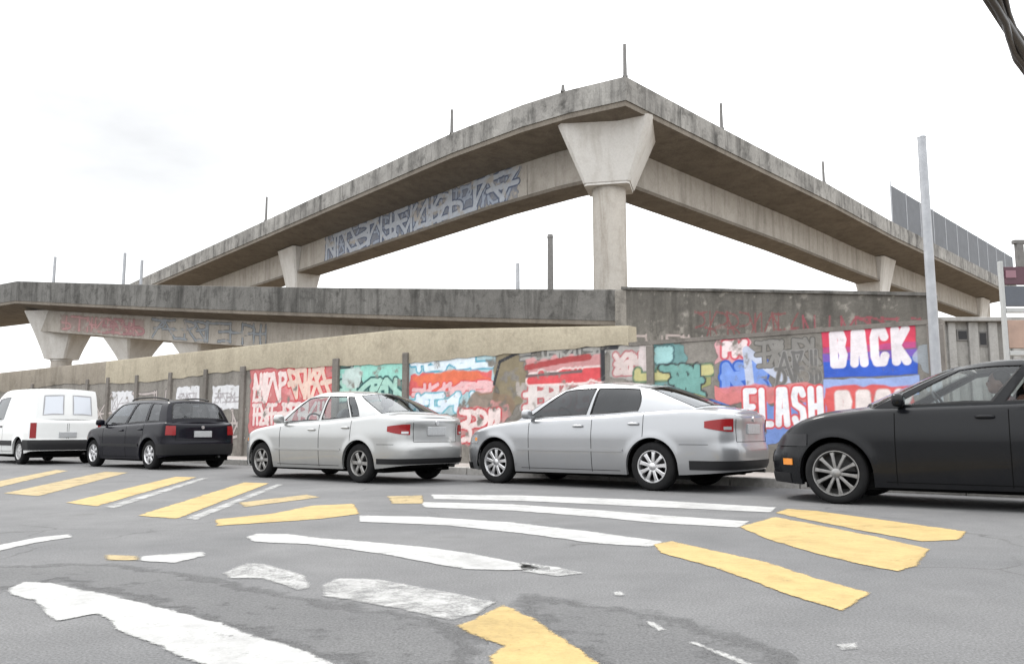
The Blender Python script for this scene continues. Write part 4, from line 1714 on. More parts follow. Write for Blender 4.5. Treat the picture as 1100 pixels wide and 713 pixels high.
        def seat(xc, yc, w, hr=True):
            sb = MB()
            sb.rbox(xc - .10, xc + .45, yc - w / 2, yc + w / 2, .42, .62, 5, 8)
            # leaning back
            n0 = len(sb.v)
            sb.rbox(-.07, .07, yc - w / 2, yc + w / 2, 0, .62 if w < .7 else .44, 5, 8)
            if hr:
                for dy in ([0] if w < .7 else []):
                    sb.rbox(-.05, .05, yc + dy - .13, yc + dy + .13, .66, .86, 3.5, 8)
                    sb.box(-.01, .01, yc + dy - .05, yc + dy + .05, .58, .68)
            for k in range(n0, len(sb.v)):
                p = sb.v[k]
                sb.v[k] = (xc - .06 + p[0] - p[2] * .30, p[1], .56 + p[2] * .93)
            sb.obj('seat', seat_m, root, smooth=50)
        if not sp.get('no_seats'):
            seat(xs0, .37, .50)
            seat(xs0, -.37, .50)
            if not sp.get('van'):
                seat(max(xs0 - .88, xr1 + .45), 0, 1.2)
        # steering wheel (left-hand drive)
        st = MB()
        ring = []
        for k in range(25):
            an = 2 * PI * k / 24
            ring.append((xw0 - .62 + .09 * math.sin(an), .37 + .18 * math.cos(an), bz - .02 + .16 * math.sin(an)))
        st.tube(ring, .014, 8, cap=False)
        st.tube([(xw0 - .62, .37, bz - .02), (xw0 - .40, .37, bz - .10)], .03, 8)
        st.obj('steering_wheel', M['black'], root, smooth=60)

        # door seams, mouldings, handles
        gaps = []

        def gap(*a):
            gb_ = MB()
            self.patch(gb_, *a)
            gaps.append(gb_)
        for sd in (1, -1):
            for xd in sp['seams']:
                s0 = self.s_x(xd)
                z0 = float(self.zb(np.array([xd]))[0]) + .03
                gap(s0 - .004, s0 + .004, z0, float(self.zt(xd)) - .004, .0015, sd, 1, 14)
            # sill seam
            sa, sb_ = self.s_x(self.fa - self.R - .12), self.s_x(self.ra + self.R + .10)
            gap(sa, sb_, sp['sill_line'], sp['sill_line'] + .007, .0015, sd, 20, 1)
            # shut line of bonnet / bumper
            for (xa, xb, zz) in sp.get('hlines', []):
                gap(self.s_x(xa), self.s_x(xb), zz, zz + .006, .0015, sd, 10, 1)
        # tailgate/boot shut line across the rear
        for (yy, zz0, zz1) in sp.get('boot_v', []):
            for sd in (1, -1):
                s0 = self.s_rear(yy)
                gap(s0 - .004, s0 + .004, zz0, zz1, .002, sd, 1, 6)
        for (yy, zz) in sp.get('boot_h', []):
            for sd in (1, -1):
                gap(self.s_rear(yy), self.s[-1], zz, zz + .007, .002, sd, 10, 1)
        for gb_ in gaps:
            gb_.obj('panel_gap', M['seam'], root)
        for (xd, zd) in sp['handles']:
            for sd in (1, -1):
                s0 = self.s_x(xd)
                hb = MB()
                p = self.pt(s0, zd, .012, 1)
                hb.rbox(xd - .09, xd + .09, p[1] - .022, p[1] + .018, zd - .018, zd + .018, 4, 6)
                if sd < 0:
                    hb.v = [(q[0], -q[1], q[2]) for q in hb.v]
                    hb.f = [f[::-1] for f in hb.f]
                hb.obj('door_handle', sp.get('handle_mat', body_m), root, smooth=50)
        if sp.get('moulding'):
            z0, z1 = sp['moulding']
            for sd in (1, -1):
                mb = MB()
                self.patch(mb, self.s_x(self.fa - self.R - .06), self.s_x(self.ra + self.R + .05), z0, z1, .012, sd, 24, 3)
                mb.obj('side_moulding', sp.get('moulding_mat', M['black']), root, smooth=40)
        # mirrors
        for sd in (1, -1):
            mb = MB()
            xm = xw0 - .30
            zm = zbt(xm) + .07
            ym = yb(xm)
            mb.rbox(xm - .05, xm + .07, ym + .05, ym + .23, zm - .065, zm + .075, 3.2, 8)
            mb.rbox(xm - .03, xm + .05, ym - .04, ym + .10, zm - .06, zm - .02, 3, 6)
            if sd < 0:
                mb.v = [(q[0], -q[1], q[2]) for q in mb.v]
                mb.f = [f[::-1] for f in mb.f]
            mb.obj('wing_mirror', sp.get('mirror_mat', body_m), root, smooth=50)
        # lamps
        for sd in (1, -1):
            tl = sp['tail']
            tb = MB()
            self.patch(tb, self.s_x(tl['x']), self.s_rear(tl['y']), tl['z0'], tl['z1'], .010, sd, 12, 6, tl.get('shape'))
            t_o = tb.obj('tail_light', M['red_lens'], root, smooth=50)
            if tl.get('clear'):
                cbm = MB()
                z0, z1 = tl['clear']
                sA, sB = self.s_x(tl['x']), self.s_rear(tl['y'])
                self.patch(cbm, sA + (sB - sA) * .6, sA + (sB - sA) * .92, z0, z1, .0135, sd, 6, 3)
                cbm.obj('reverse_light', tl.get('clear_mat', M['clear_lens']), t_o, smooth=50)
            hl = sp['head']
            hb = MB()
            self.patch(hb, self.s_front(hl['y']), self.s_x(hl['x']), hl['z0'], hl['z1'], .008, sd, 12, 5, hl.get('shape'))
            h_o = hb.obj('headlight', sp.get('lens', M['clear_lens']), root, smooth=50)
            ib = MB()
            sB = self.s_x(hl['x'])
            if 'lens' in sp:      # amber lamp low in the bumper corner
                self.patch(ib, sB - .34, sB - .20, .40, .47, .0115, sd, 4, 2)
            else:
                self.patch(ib, sB - .07, sB - .01, hl['z0'] + .03, hl['z1'] - .04, .0115, sd, 4, 2)
            ib.obj('indicator', M['orange_lens'], h_o, smooth=50)
        # bumper skirts
        for where, key in (('r', 'rear_skirt'), ('f', 'front_skirt')):
            if key in sp:
                xx, z0, z1, mt = sp[key]
                kb = MB()
                for sd in (1, -1):
                    if where == 'r':
                        self.patch(kb, self.s_x(xx), self.s[-1], z0, z1, .009, sd, 22, 4)
                    else:
                        self.patch(kb, self.s[0], self.s_x(xx), z0, z1, .009, sd, 22, 4)
                kb.obj('bumper', mt, root, smooth=45)
        gz = sp.get('grille', (.50, .60))
        gb = MB()
        for sd in (1, -1):
            self.patch(gb, self.s[0], self.s_front(.40), gz[0], gz[1], .008, sd, 10, 3)
        gb.obj('grille', M['black'], root, smooth=45)
        # number plate at the back
        z = sp['plate_z']
        p = self.pt(self.s[-1], z, 0)
        pb = MB()
        pb.box(p[0] - .022, p[0] + .02, -.20, .20, z - .065, z + .065)
        pb.obj('number_plate', M['plate'], root, bevel=.006)
        if sp.get('badge'):
            z = sp['badge']
            p = self.pt(self.s[-1], z, 0)
            bb = MB()
            bb.tube([(p[0] - .012, 0, z), (p[0] + .01, 0, z)], .035, 16)
            bb.obj('badge', M['alloy'], root, smooth=40)
        if sp.get('rear_wiper'):
            e = side_pt(1, .25)
            wb = MB()
            wb.tube([(e[0] - sp['bow_r'] - .0, 0, e[2] - .10), (e[0] - sp['bow_r'] * .9 + .0, .35, e[2] + .02)], .008, 6)
            wb.obj('wiper', M['black'], root)
        if sp.get('antenna'):
            xa = xr0 + .12
            za = roof(.95) + sp.get('roof_crown', .05)
            ab = MB()
            ab.tube([(xa, 0, za - .01), (xa - .18, 0, za + .26)], [.006, .003], 6)
            ab.obj('aerial', M['black'], root)
        if sp.get('rack'):
            for sd in (1, -1):
                rb = MB()
                pts = []
                for k in range(13):
                    a = .10 + .80 * k / 12
                    e = side_pt(a, 1)
                    pts.append((e[0], sd * (e[1] - .07), e[2] + .035 + .03 * math.sin(PI * k / 12) ** .4))
                rb.tube(pts, .016, 8)
                rb.obj('roof_rail', M['black'], root, smooth=60)
        # wheels
        tyre, rim, hub = wheel_meshes(sp)
        for c in (self.fa, self.ra):
            for sd in (1, -1):
                w = bpy.data.objects.new('wheel', tyre)
                C.objects.link(w)
                w.parent = root
                w.location = (c, sd * (self.W / 2 - .125), self.r)
                w.rotation_euler = (0, random.uniform(0, PI), 0 if sd > 0 else PI)
                q = bpy.data.objects.new('rim', rim)
                C.objects.link(q)
                q.parent = w
                h = bpy.data.objects.new('brake_disc', hub)
                C.objects.link(h)
                h.parent = w


def wheel_meshes(sp):
    r, rr, w = sp['wheel_r'], sp['rim_r'], sp.get('tyre_w', .19)
    b = MB()
    h = w / 2
    prof = [(rr - .012, h - .03), (rr, h - .008), (rr + .02, h), (r - .035, h), (r - .012, h - .012), (r, h - .035), (r + .001, h * .3), (r - .006, h * .28), (r - .006, h * .22), (r + .001, h * .2),
            (r + .001, -h * .2), (r - .006, -h * .22), (r - .006, -h * .28), (r + .001, -h * .3), (r, -h + .035), (r - .012, -h + .012), (r - .035, -h), (rr + .02, -h), (rr - .012, -h + .03)]
    b.lathe_y(prof, 48)
    t = b.obj('wheel', M['rubber'], None, smooth=35)
    b = MB()
    b.lathe_y([(rr - .005, h - .012), (rr - .004, h - .004), (rr - .014, h - .004), (rr - .026, h - .022), (rr - .034, -h + .04)], 48)
    n = sp.get('spokes', 7)
    sw = sp.get('spoke_w', .055)
    for k in range(n):
        an = 2 * PI * k / n
        ca, sa = math.cos(an), math.sin(an)
        P = []
        for (rad, wd, yo, th) in ((.03, sw * .9, h - .022, .03), (rr * .35, sw * .75, h - .016, .03), (rr * .75, sw * .85, h - .018, .026), (rr - .018, sw * 1.25, h - .022, .03)):
            ring = [(rad, -wd / 2, yo - .008), (rad, -wd / 2 + .008, yo), (rad, wd / 2 - .008, yo), (rad, wd / 2, yo - .008), (rad, wd / 2, yo - th), (rad, -wd / 2, yo - th)]
            P.append([(q[0] * ca - q[1] * sa, q[2], q[0] * sa + q[1] * ca) for q in ring] )
        P = [row + [row[0]] for row in P]
        b.grid(P, flip=True)
    b.lathe_y([(.001, h - .006), (.035, h - .008), (.05, h - .016), (.052, h - .05)], 20)
    m = b.obj('rim', sp.get('rim_mat', M['alloy']), None, smooth=35)
    b = MB()
    b.lathe_y([(.001, -h + .07), (rr * .72, -h + .07), (rr * .72, -h + .05), (rr - .03, -h + .05)], 32)
    d = b.obj('brake_disc', M['hub'], None, smooth=35)
    res = [o.data for o in (t, m, d)]
    for o in (t, m, d):
        bpy.data.objects.remove(o)
    return res


def place(name, label, cat, sp, rl_px, head_deg=38.0, fl_px=None):
    """set the car down by the contact point of its rear (or front) left tyre"""
    h = math.radians(head_deg)
    d = Vector((-math.cos(h), math.sin(h), 0))
    left = Vector((-d.y, d.x, 0))
    if fl_px:
        c = at_z(*fl_px) - d * sp['front_axle']
    else:
        c = at_z(*rl_px) - d * sp['rear_axle']
    c = c - left * (sp['W'] / 2 - .06)
    root = empty(name, (c.x, c.y, 0), label, cat, 'vehicles standing along the graffiti wall', math.atan2(d.y, d.x))
    Car(sp).build(root)
    return root


SIDE = [(.15, -.055), (.28, -.022), (.45, -.004), (.60, 0), (.72, .002), (.80, -.008), (.92, -.028), (1.1, -.06), (1.3, -.09)]

pale_saloon = dict(
    L=4.62, W=1.75, wheel_r=.315, arch_r=.375, rim_r=.215, tyre_w=.205, front_axle=1.42, rear_axle=-1.22,
    nose_len=.85, nose_exp=2.7, tail_len=.62, tail_exp=3.4, barrel=.05,
    top=[(-2.35, .985), (-2.1, 1.03), (-1.75, 1.055), (-1.2, 1.03), (-.4, .985), (.5, .955), (.95, .935), (1.5, .875), (1.95, .78), (2.2, .69), (2.35, .64)],
    sill=[(-2.4, .27), (-1.7, .22), (-1.2, .20), (1.0, .19), (1.8, .19), (2.4, .22)],
    side=SIDE,
    front=[(.15, -.05), (.25, -.01), (.45, 0), (.52, -.005), (.6, -.05), (.72, -.12), (.9, -.25)],
    rear=[(.2, -.10), (.32, -.02), (.42, .0), (.56, .0), (.62, -.035), (.8, -.045), (.95, -.03), (1.02, -.035), (1.1, -.07)],
    xw0=1.05, xw1=.22, xr0=-.98, xr1=-1.80, roof_y=.55, roof=[(-1.25, 1.30), (-1.0, 1.362), (-.75, 1.405), (-.4, 1.438), (-.1, 1.442), (.1, 1.425), (.3, 1.38), (.45, 1.32)],
    windows=[(.055, .425), (.445, .80, 0, .20)], v_hi=.84, bow_f=.20, bow_r=.16, crown=.05, roof_crown=.045,
    seams=[.78, -.30, -1.10], sill_line=.245, handles=[(-.08, .845), (-.96, .87)], hlines=[(-1.62, -2.0, .60), (1.85, 2.1, .60)],
    tail=dict(x=-1.96, y=.56, z0=.765, z1=.93, clear=(.79, .83), shape=lambda f: (.765 + .05 * (1 - f) ** 2, .93 - .035 * (1 - f) ** 2)), head=dict(y=.42, x=1.78, z0=.60, z1=.72),
    rear_skirt=(-1.75, .285, .40, M['black']), front_skirt=(1.95, .20, .30, M['black']), grille=(.45, .57), boot_v=[(.50, .64, .98)], boot_h=[(.50, .635)],
    plate_z=.80, badge=.93, paint=M['silver_light'], glass=M['glass_dark'], glass_front=M['glass_mid'], glass_rear=M['glass_mid'], rim_mat=M['alloy'], spokes=9, spoke_w=.06,
    exhaust=True, antenna=False, moulding=(.50, .535), moulding_mat=M['silver_light'])

silver_saloon = dict(
    L=4.20, W=1.66, wheel_r=.295, arch_r=.35, rim_r=.195, tyre_w=.18, front_axle=1.26, rear_axle=-1.20,
    nose_len=.75, nose_exp=2.6, tail_len=.5, tail_exp=3.3, barrel=.04,
    top=[(-2.2, .955), (-1.9, 1.0), (-1.55, 1.02), (-1.0, .97), (-.3, .93), (.5, .905), (.9, .89), (1.4, .83), (1.75, .75), (2.0, .67), (2.15, .62)],
    sill=[(-2.2, .29), (-1.6, .22), (-1.0, .20), (1.0, .19), (1.7, .19), (2.2, .22)],
    side=SIDE,
    front=[(.15, -.05), (.25, -.01), (.42, 0), (.5, -.01), (.58, -.05), (.7, -.12), (.9, -.25)],
    rear=[(.2, -.10), (.32, -.02), (.42, .0), (.54, .0), (.60, -.04), (.8, -.05), (.92, -.03), (1.0, -.04), (1.1, -.08)],
    xw0=.96, xw1=.22, xr0=-.82, xr1=-1.54, roof_y=.52, roof=[(-1.05, 1.28), (-.85, 1.335), (-.6, 1.375), (-.3, 1.395), (-.05, 1.395), (.15, 1.375), (.35, 1.33)],
    windows=[(.06, .45), (.475, .77, 0, .04), (.785, .88, .04, .10)], v_hi=.85, bow_f=.18, bow_r=.15, crown=.045, roof_crown=.045,
    seams=[.72, -.28, -1.02], sill_line=.245, handles=[(-.10, .80), (-.90, .83)], hlines=[(-1.60, -1.9, .575), (1.65, 1.9, .57)],
    tail=dict(x=-1.80, y=.54, z0=.72, z1=.875, clear=(.735, .77), shape=lambda f: (.72 + .05 * (1 - f) ** 2, .875 - .03 * (1 - f) ** 2)), head=dict(y=.38, x=1.62, z0=.585, z1=.71),
    rear_skirt=(-1.6, .29, .37, M['black']), front_skirt=(1.8, .20, .28, M['black']), grille=(.42, .54), boot_v=[(.48, .62, .95)], boot_h=[(.48, .61)],
    plate_z=.775, badge=.90, paint=M['silver'], glass=M['glass'], rim_mat=M['alloy_dull'], spokes=6, spoke_w=.07,
    exhaust=True, antenna=True, moulding=(.48, .51), moulding_mat=M['silver'])

graphite_car = dict(
    L=4.40, W=1.76, wheel_r=.325, arch_r=.385, rim_r=.245, tyre_w=.205, front_axle=1.33, rear_axle=-1.30,
    nose_len=.85, nose_exp=2.5, tail_len=.5, tail_exp=3.5, barrel=.05,
    top=[(-2.3, .98), (-2.0, 1.05), (-1.4, 1.075), (-.6, 1.045), (.4, 1.02), (.95, 1.005), (1.5, .945), (1.9, .835), (2.1, .735), (2.25, .64)],
    sill=[(-2.3, .28), (-1.6, .22), (-1.0, .20), (1.0, .19), (1.8, .19), (2.3, .22)],
    side=SIDE,
    front=[(.15, -.05), (.25, -.01), (.45, 0), (.52, -.01), (.6, -.06), (.72, -.13), (.9, -.25)],
    rear=[(.2, -.10), (.32, -.02), (.45, .0), (.58, .0), (.64, -.03), (.9, -.05), (1.1, -.10)],
    xw0=.95, xw1=.10, xr0=-1.45, xr1=-1.98, roof_y=.57, roof=[(-1.6, 1.36), (-1.3, 1.41), (-.6, 1.46), (-.25, 1.47), (.0, 1.445), (.25, 1.39)],
    windows=[(.055, .375), (.41, .70), (.72, .88)], v_hi=.86, bow_f=.20, bow_r=.12, crown=.05, roof_crown=.045,
    seams=[.72, -.30, -1.15], sill_line=.245, handles=[(-.10, .91), (-.98, .93)], hlines=[(1.75, 2.0, .60)],
    tail=dict(x=-1.95, y=.55, z0=.75, z1=.98), head=dict(y=.36, x=1.62, z0=.61, z1=.74),
    rear_skirt=(-1.7, .285, .40, M['black']), front_skirt=(1.85, .20, .31, M['black']), grille=(.42, .56),
    plate_z=.72, paint=M['dark_grey'], glass=M['glass'], rim_mat=M['alloy_dull'], spokes=10, spoke_w=.045, seat=M['seat_brown'], lens=M['smoked'], seat_dx=.12)

black_hatch = dict(
    L=3.86, W=1.68, wheel_r=.30, arch_r=.355, rim_r=.195, tyre_w=.18, front_axle=1.18, rear_axle=-1.24,
    nose_len=.72, nose_exp=2.6, tail_len=.34, tail_exp=4.0, barrel=.03,
    top=[(-1.98, .93), (-1.7, .97), (-1.0, .955), (-.2, .925), (.6, .90), (.95, .885), (1.35, .83), (1.65, .75), (1.85, .66), (2.0, .60)],
    sill=[(-2.0, .30), (-1.5, .22), (-1.0, .20), (1.0, .19), (1.6, .20), (2.0, .23)],
    side=SIDE,
    front=[(.15, -.05), (.25, -.01), (.42, 0), (.5, -.01), (.58, -.05), (.7, -.12), (.9, -.25)],
    rear=[(.2, -.08), (.32, -.01), (.45, .0), (.55, .0), (.60, -.03), (.85, -.045), (1.0, -.07)],
    xw0=1.0, xw1=.34, xr0=-1.48, xr1=-1.72, roof_y=.56, roof=[(-1.7, 1.34), (-1.4, 1.39), (-.8, 1.435), (-.1, 1.435), (.2, 1.41), (.45, 1.36)],
    windows=[(.055, .40), (.43, .70), (.73, .90)], v_hi=.86, bow_f=.18, bow_r=.10, crown=.04, roof_crown=.04, screen_v_r=(.10, .90), screen_w_r=[(-.86, .86)],
    seams=[.70, -.30, -1.0], sill_line=.245, handles=[(-.10, .80), (-.88, .82)],
    tail=dict(x=-1.80, y=.60, z0=.70, z1=.89), head=dict(y=.38, x=1.5, z0=.58, z1=.70),
    rear_skirt=(-1.55, .30, .52, M['black']), front_skirt=(1.65, .20, .30, M['black']), boot_v=[(.60, .60, .92)], boot_h=[(.60, .59)],
    plate_z=.72, badge=.86, paint=M['black_paint'], glass=M['glass_mid'], glass_rear=M['glass_mid'], rim_mat=M['alloy'], spokes=6, spoke_w=.085, rear_wiper=True, rack=True,
    moulding=(.46, .52), exhaust=True)

M['seal_grey'] = plain('pale window seal', (.30, .30, .31), .8, spec=.2)
white_van_spec = dict(
    seal=M['seal_grey'],
    L=4.05, W=1.72, wheel_r=.30, arch_r=.36, rim_r=.19, tyre_w=.18, front_axle=1.20, rear_axle=-1.32,
    nose_len=.75, nose_exp=2.6, tail_len=.16, tail_exp=4.5, barrel=.02,
    top=[(-2.1, 1.05), (-1.5, 1.05), (-.2, 1.03), (.6, 1.0), (1.0, .98), (1.4, .92), (1.75, .82), (1.95, .70), (2.1, .62)],
    sill=[(-2.1, .34), (-1.7, .26), (-1.0, .24), (1.0, .22), (1.7, .22), (2.1, .25)],
    side=[(.15, -.05), (.3, -.02), (.5, 0), (.8, .0), (1.05, -.012), (1.3, -.03)],
    front=[(.15, -.05), (.25, -.01), (.45, 0), (.55, -.02), (.7, -.10), (.9, -.22)],
    rear=[(.2, -.03), (.34, .01), (.52, .02), (.58, -.01), (1.1, -.02)],
    xw0=1.08, xw1=.42, xr0=-1.86, xr1=-1.93, roof_y=.68, roof=[(-2.0, 1.74), (-1.8, 1.77), (-1.0, 1.80), (-.1, 1.80), (.25, 1.77), (.5, 1.71)],
    windows=[(.06, .37)], v_hi=.74, bow_f=.18, bow_r=.05, crown=.05, roof_crown=.035, screen_v_r=(.10, .76), screen_w_r=[(-.80, -.14), (.14, .80)],
    seams=[.74, -.24], sill_line=.30, handles=[(-.10, .90)], boot_v=[(.02, .60, 1.03)],
    tail=dict(x=-1.96, y=.70, z0=.62, z1=.98), head=dict(y=.40, x=1.55, z0=.64, z1=.80),
    rear_skirt=(-1.62, .34, .58, M['black']), front_skirt=(1.65, .22, .45, M['black']), moulding=(.44, .56), handle_mat=M['black'], mirror_mat=M['black'],
    plate_z=.70, paint=M['van_white'], glass=M['glass_mid'], glass_rear=M['sky_reflection'], rim_mat=M['steel'], spokes=8, spoke_w=.09, van=True, exhaust=True)

place('parked_car', 'pale silver saloon with dark tinted side windows, in front of the graphite car', 'car', pale_saloon, (702, 527))
place('parked_car', 'small silver saloon with clear windows between the pale saloon and the black hatchback', 'car', silver_saloon, (386, 518.5))
graphite = place('parked_car', 'graphite dark car with many-spoked wheels cut off by the right edge of the photo', 'car', graphite_car, None, 36.0, (900, 541))
place('parked_car', 'small black hatchback with roof rails behind the white van', 'car', black_hatch, (160, 504))
place('parked_van', 'white delivery van with two rear door windows and black bumper', 'van', white_van_spec, (20, 498.5), 41)

# ------------------------------------------------------------------ the driver of the graphite car
M['skin'] = plain('brown skin', (.17, .085, .055), .5, noise=.15, scale=30)
M['hair'] = plain('black hair', (.012, .010, .009), .7)
M['shirt'] = plain('dark red shirt', (.11, .022, .018), .85, noise=.3, scale=14)
M['trousers'] = plain('dark trousers', (.02, .022, .03), .9)
M['eye'] = plain('eye', (.02, .015, .012), .2)


def ell(b, c, r, e=2.0, n=10):
    b.rbox(c[0] - r[0], c[0] + r[0], c[1] - r[1], c[1] + r[1], c[2] - r[2], c[2] + r[2], e, n)


def fuse(o, size):
    m = o.modifiers.new('one_skin', 'REMESH')
    m.mode = 'VOXEL'
    m.voxel_size = size
    m.use_smooth_shade = True
    q = o.modifiers.new('soften', 'SMOOTH')
    q.factor = .5
    q.iterations = 4


hx, hy = -.15, .37                  # hips
b = MB()
ell(b, (hx + .02, hy, .70), (.15, .18, .12), 2.6)
b.tube([(hx + .02, hy, .70), (hx - .05, hy, .88), (hx - .09, hy, 1.03), (hx - .09, hy, 1.10)], [.15, .145, .15, .06], 14)
for sd in (1, -1):
    b.tube([(hx - .09, hy, 1.06), (hx - .09, hy + sd * .17, 1.045)], [.075, .06], 12)
    b.tube([(hx - .09, hy + sd * .17, 1.045), (hx + .05, hy + sd * .23, .84), (hx + .27, hy + sd * .19, .96), (hx + .36, hy + sd * .18, 1.0)], [.058, .046, .032, .028], 12)
    b.tube([(hx, hy + sd * .09, .68), (hx + .42, hy + sd * .13, .70), (hx + .62, hy + sd * .10, .47)], [.085, .07, .05], 12)
    hb_ = Vector((hx + .40, hy + sd * .18, 1.01))
    ell(b, hb_, (.045, .022, .04), 2.4, 8)
    for k in range(4):
        z = 1.045 - .022 * k
        ln = (.055, .062, .058, .046)[k]
        b.tube([hb_ + Vector((.03, 0, z - 1.01)), hb_ + Vector((.03 + ln * .6, -sd * .008, z - 1.01)), hb_ + Vector((.03 + ln * .8, -sd * .032, z - 1.012))], [.0095, .009, .008], 8)
    b.tube([hb_ + Vector((-.01, -sd * .012, .03)), hb_ + Vector((.015, -sd * .035, .045)), hb_ + Vector((.04, -sd * .04, .035))], [.011, .010, .009], 8)
b.tube([(hx - .09, hy, 1.06), (hx - .07, hy, 1.19)], [.062, .056], 12)
hc = Vector((hx - .045, hy, 1.265))
ell(b, hc, (.098, .076, .118), 2.2, 14)
ell(b, hc + Vector((.055, 0, -.06)), (.05, .05, .055), 2.2, 10)
ell(b, hc + Vector((.103, 0, -.015)), (.020, .016, .028), 2, 8)
ell(b, hc + Vector((.095, 0, -.062)), (.012, .026, .010), 2, 8)
for sd in (1, -1):
    ell(b, hc + Vector((-.005, sd * .078, -.01)), (.022, .010, .034), 2, 8)
man = b.obj('person', M['skin'])
fuse(man, .011)
man.location = graphite.location
man.rotation_euler = graphite.rotation_euler
tag(man, 'driver in a dark red shirt seated at the wheel of the graphite car', 'person')
b = MB()
ell(b, (hx + .02, hy, .72), (.16, .19, .12), 2.6)
b.tube([(hx + .02, hy, .72), (hx - .05, hy, .88), (hx - .09, hy, 1.03), (hx - .09, hy, 1.115)], [.162, .158, .163, .075], 14)
for sd in (1, -1):
    b.tube([(hx - .09, hy, 1.06), (hx - .09, hy + sd * .17, 1.045)], [.09, .075], 12)
    b.tube([(hx - .09, hy + sd * .17, 1.045), (hx - .0, hy + sd * .21, .91)], [.074, .066], 12)
fuse(b.obj('shirt', M['shirt'], man), .012)
b = MB()
for sd in (1, -1):
    b.tube([(hx, hy + sd * .09, .68), (hx + .42, hy + sd * .13, .70), (hx + .62, hy + sd * .10, .47)], [.097, .082, .066], 12)
fuse(b.obj('trousers', M['trousers'], man), .014)
b = MB()
ell(b, hc + Vector((-.022, 0, .032)), (.093, .083, .098), 2.2, 12)
b.obj('hair', M['hair'], man, smooth=60)
b = MB()
for sd in (1, -1):
    ell(b, hc + Vector((.088, sd * .032, .012)), (.009, .013, .008), 2, 6)
b.obj('eyes', M['eye'], man, smooth=60)

# ------------------------------------------------------------------ world, sun, camera
sc = bpy.context.scene
w = bpy.data.worlds.new('World')
sc.world = w
w.use_nodes = True
nt = w.node_tree
nt.nodes.clear()
SUN_EL, SUN_AZ = math.radians(58), math.radians(-50)    # azimuth from +Y towards +X
out = nt.nodes.new('ShaderNodeOutputWorld')
bg = nt.nodes.new('ShaderNodeBackground')
sky = nt.nodes.new('ShaderNodeTexSky')
sky.sky_type = 'NISHITA'
sky.sun_disc = False
sky.sun_elevation = SUN_EL
sky.sun_rotation = SUN_AZ
sky.dust_density = 3
tc = nt.nodes.new('ShaderNodeTexCoord')
sep = nt.nodes.new('ShaderNodeSeparateXYZ')
nt.links.new(tc.outputs['Generated'], sep.inputs[0])
# overcast: a cloud sheet that is brighter towards the zenith
cl = nt.nodes.new('ShaderNodeMapRange')
cl.inputs[1].default_value = 0
cl.inputs[2].default_value = 1
cl.inputs[3].default_value = 9.5
cl.inputs[4].default_value = 21.0
nt.links.new(sep.outputs['Z'], cl.inputs[0])
nz = nt.nodes.new('ShaderNodeTexNoise')
mp = nt.nodes.new('ShaderNodeMapping')
mp.inputs['Scale'].default_value = (1, 1, 2.6)
nt.links.new(tc.outputs['Generated'], mp.inputs[0])
nt.links.new(mp.outputs[0], nz.inputs['Vector'])
nz.inputs['Scale'].default_value = 2.2
nz.inputs['Detail'].default_value = 6
nz.inputs['Roughness'].default_value = .55
rp_ = nt.nodes.new('ShaderNodeMapRange')
rp_.inputs[1].default_value = .33
rp_.inputs[2].default_value = .46
rp_.inputs[3].default_value = .90
rp_.inputs[4].default_value = 1.05
nt.links.new(nz.outputs['Fac'], rp_.inputs[0])
mu = nt.nodes.new('ShaderNodeMath')
mu.operation = 'MULTIPLY'
nt.links.new(cl.outputs[0], mu.inputs[0])
gv = nt.nodes.new('ShaderNodeVectorMath')
gv.operation = 'DOT_PRODUCT'
gv.inputs[1].default_value = Vector((-.42, .84, .36)).normalized()
nt.links.new(tc.outputs['Generated'], gv.inputs[0])
gr = nt.nodes.new('ShaderNodeMapRange')
gr.interpolation_type = 'SMOOTHSTEP'
gr.inputs[1].default_value = .960
gr.inputs[2].default_value = .999
gr.inputs[3].default_value = 0
gr.inputs[4].default_value = .575
nt.links.new(gv.outputs['Value'], gr.inputs[0])
n2 = nt.nodes.new('ShaderNodeTexNoise')
n2.inputs['Scale'].default_value = 6
n2.inputs['Detail'].default_value = 2
nt.links.new(mp.outputs[0], n2.inputs['Vector'])
n3 = nt.nodes.new('ShaderNodeMapRange')
n3.inputs[1].default_value = .35
n3.inputs[2].default_value = .6
n3.inputs[3].default_value = .95
n3.inputs[4].default_value = 1.02
nt.links.new(n2.outputs['Fac'], n3.inputs[0])
g2 = nt.nodes.new('ShaderNodeMath')
g2.operation = 'MULTIPLY'
nt.links.new(gr.outputs[0], g2.inputs[0])
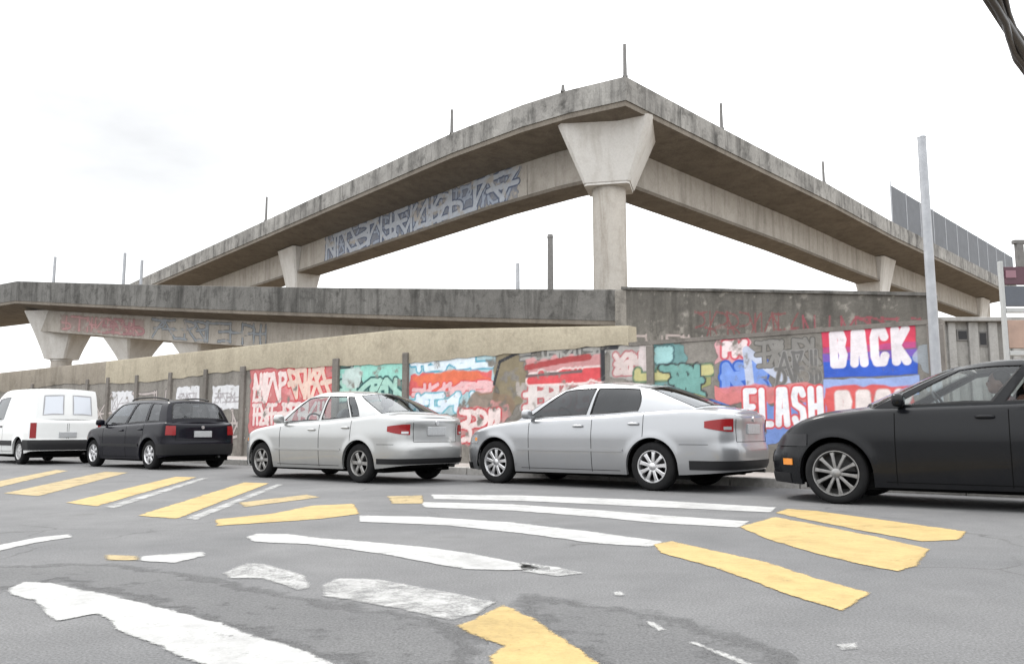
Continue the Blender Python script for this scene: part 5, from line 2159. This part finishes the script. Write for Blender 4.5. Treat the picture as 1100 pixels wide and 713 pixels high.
nt.links.new(n3.outputs[0], g2.inputs[1])
g3 = nt.nodes.new('ShaderNodeMath')
g3.operation = 'SUBTRACT'
g3.inputs[0].default_value = 1
nt.links.new(g2.outputs[0], g3.inputs[1])
g4 = nt.nodes.new('ShaderNodeMath')
g4.operation = 'MULTIPLY'
nt.links.new(rp_.outputs[0], g4.inputs[0])
nt.links.new(g3.outputs[0], g4.inputs[1])
nt.links.new(g4.outputs[0], mu.inputs[1])
cc = nt.nodes.new('ShaderNodeMix')
cc.data_type = 'RGBA'
cc.blend_type = 'MULTIPLY'
cc.inputs[0].default_value = 1
cc.inputs[6].default_value = (.985, .995, 1.0, 1)
nt.links.new(mu.outputs[0], cc.inputs[7])
mx = nt.nodes.new('ShaderNodeMix')
mx.data_type = 'RGBA'
mx.inputs[0].default_value = .93
nt.links.new(sky.outputs[0], mx.inputs[6])
nt.links.new(cc.outputs[2], mx.inputs[7])
nt.links.new(mx.outputs[2], bg.inputs['Color'])
bg.inputs['Strength'].default_value = .10
nt.links.new(bg.outputs[0], out.inputs['Surface'])

sl = bpy.data.lights.new('sun', 'SUN')
sl.energy = 1.3
sl.angle = math.radians(14)
sl.color = (1, .97, .92)
so = bpy.data.objects.new('sun', sl)
C.objects.link(so)
sdir = Vector((math.cos(SUN_EL) * math.sin(SUN_AZ), math.cos(SUN_EL) * math.cos(SUN_AZ), math.sin(SUN_EL)))
so.rotation_euler = (-sdir).to_track_quat('-Z', 'Y').to_euler()
so.location = (0, 0, 40)

cam = bpy.data.cameras.new('camera')
cam.sensor_width = 36
cam.lens = 36 * F_PX / 1100
cam.clip_end = 5000
co = bpy.data.objects.new('camera', cam)
C.objects.link(co)
co.location = CAM
co.rotation_euler = (PI / 2 + PITCH, 0, 0)
sc.camera = co
sc.view_settings.view_transform = 'Standard'
sc.view_settings.look = 'None'
sc.view_settings.gamma = 1
sc.view_settings.use_curve_mapping = False
sc.view_settings.exposure = .85
sc.cycles.max_bounces = 8
sc.cycles.transparent_max_bounces = 16
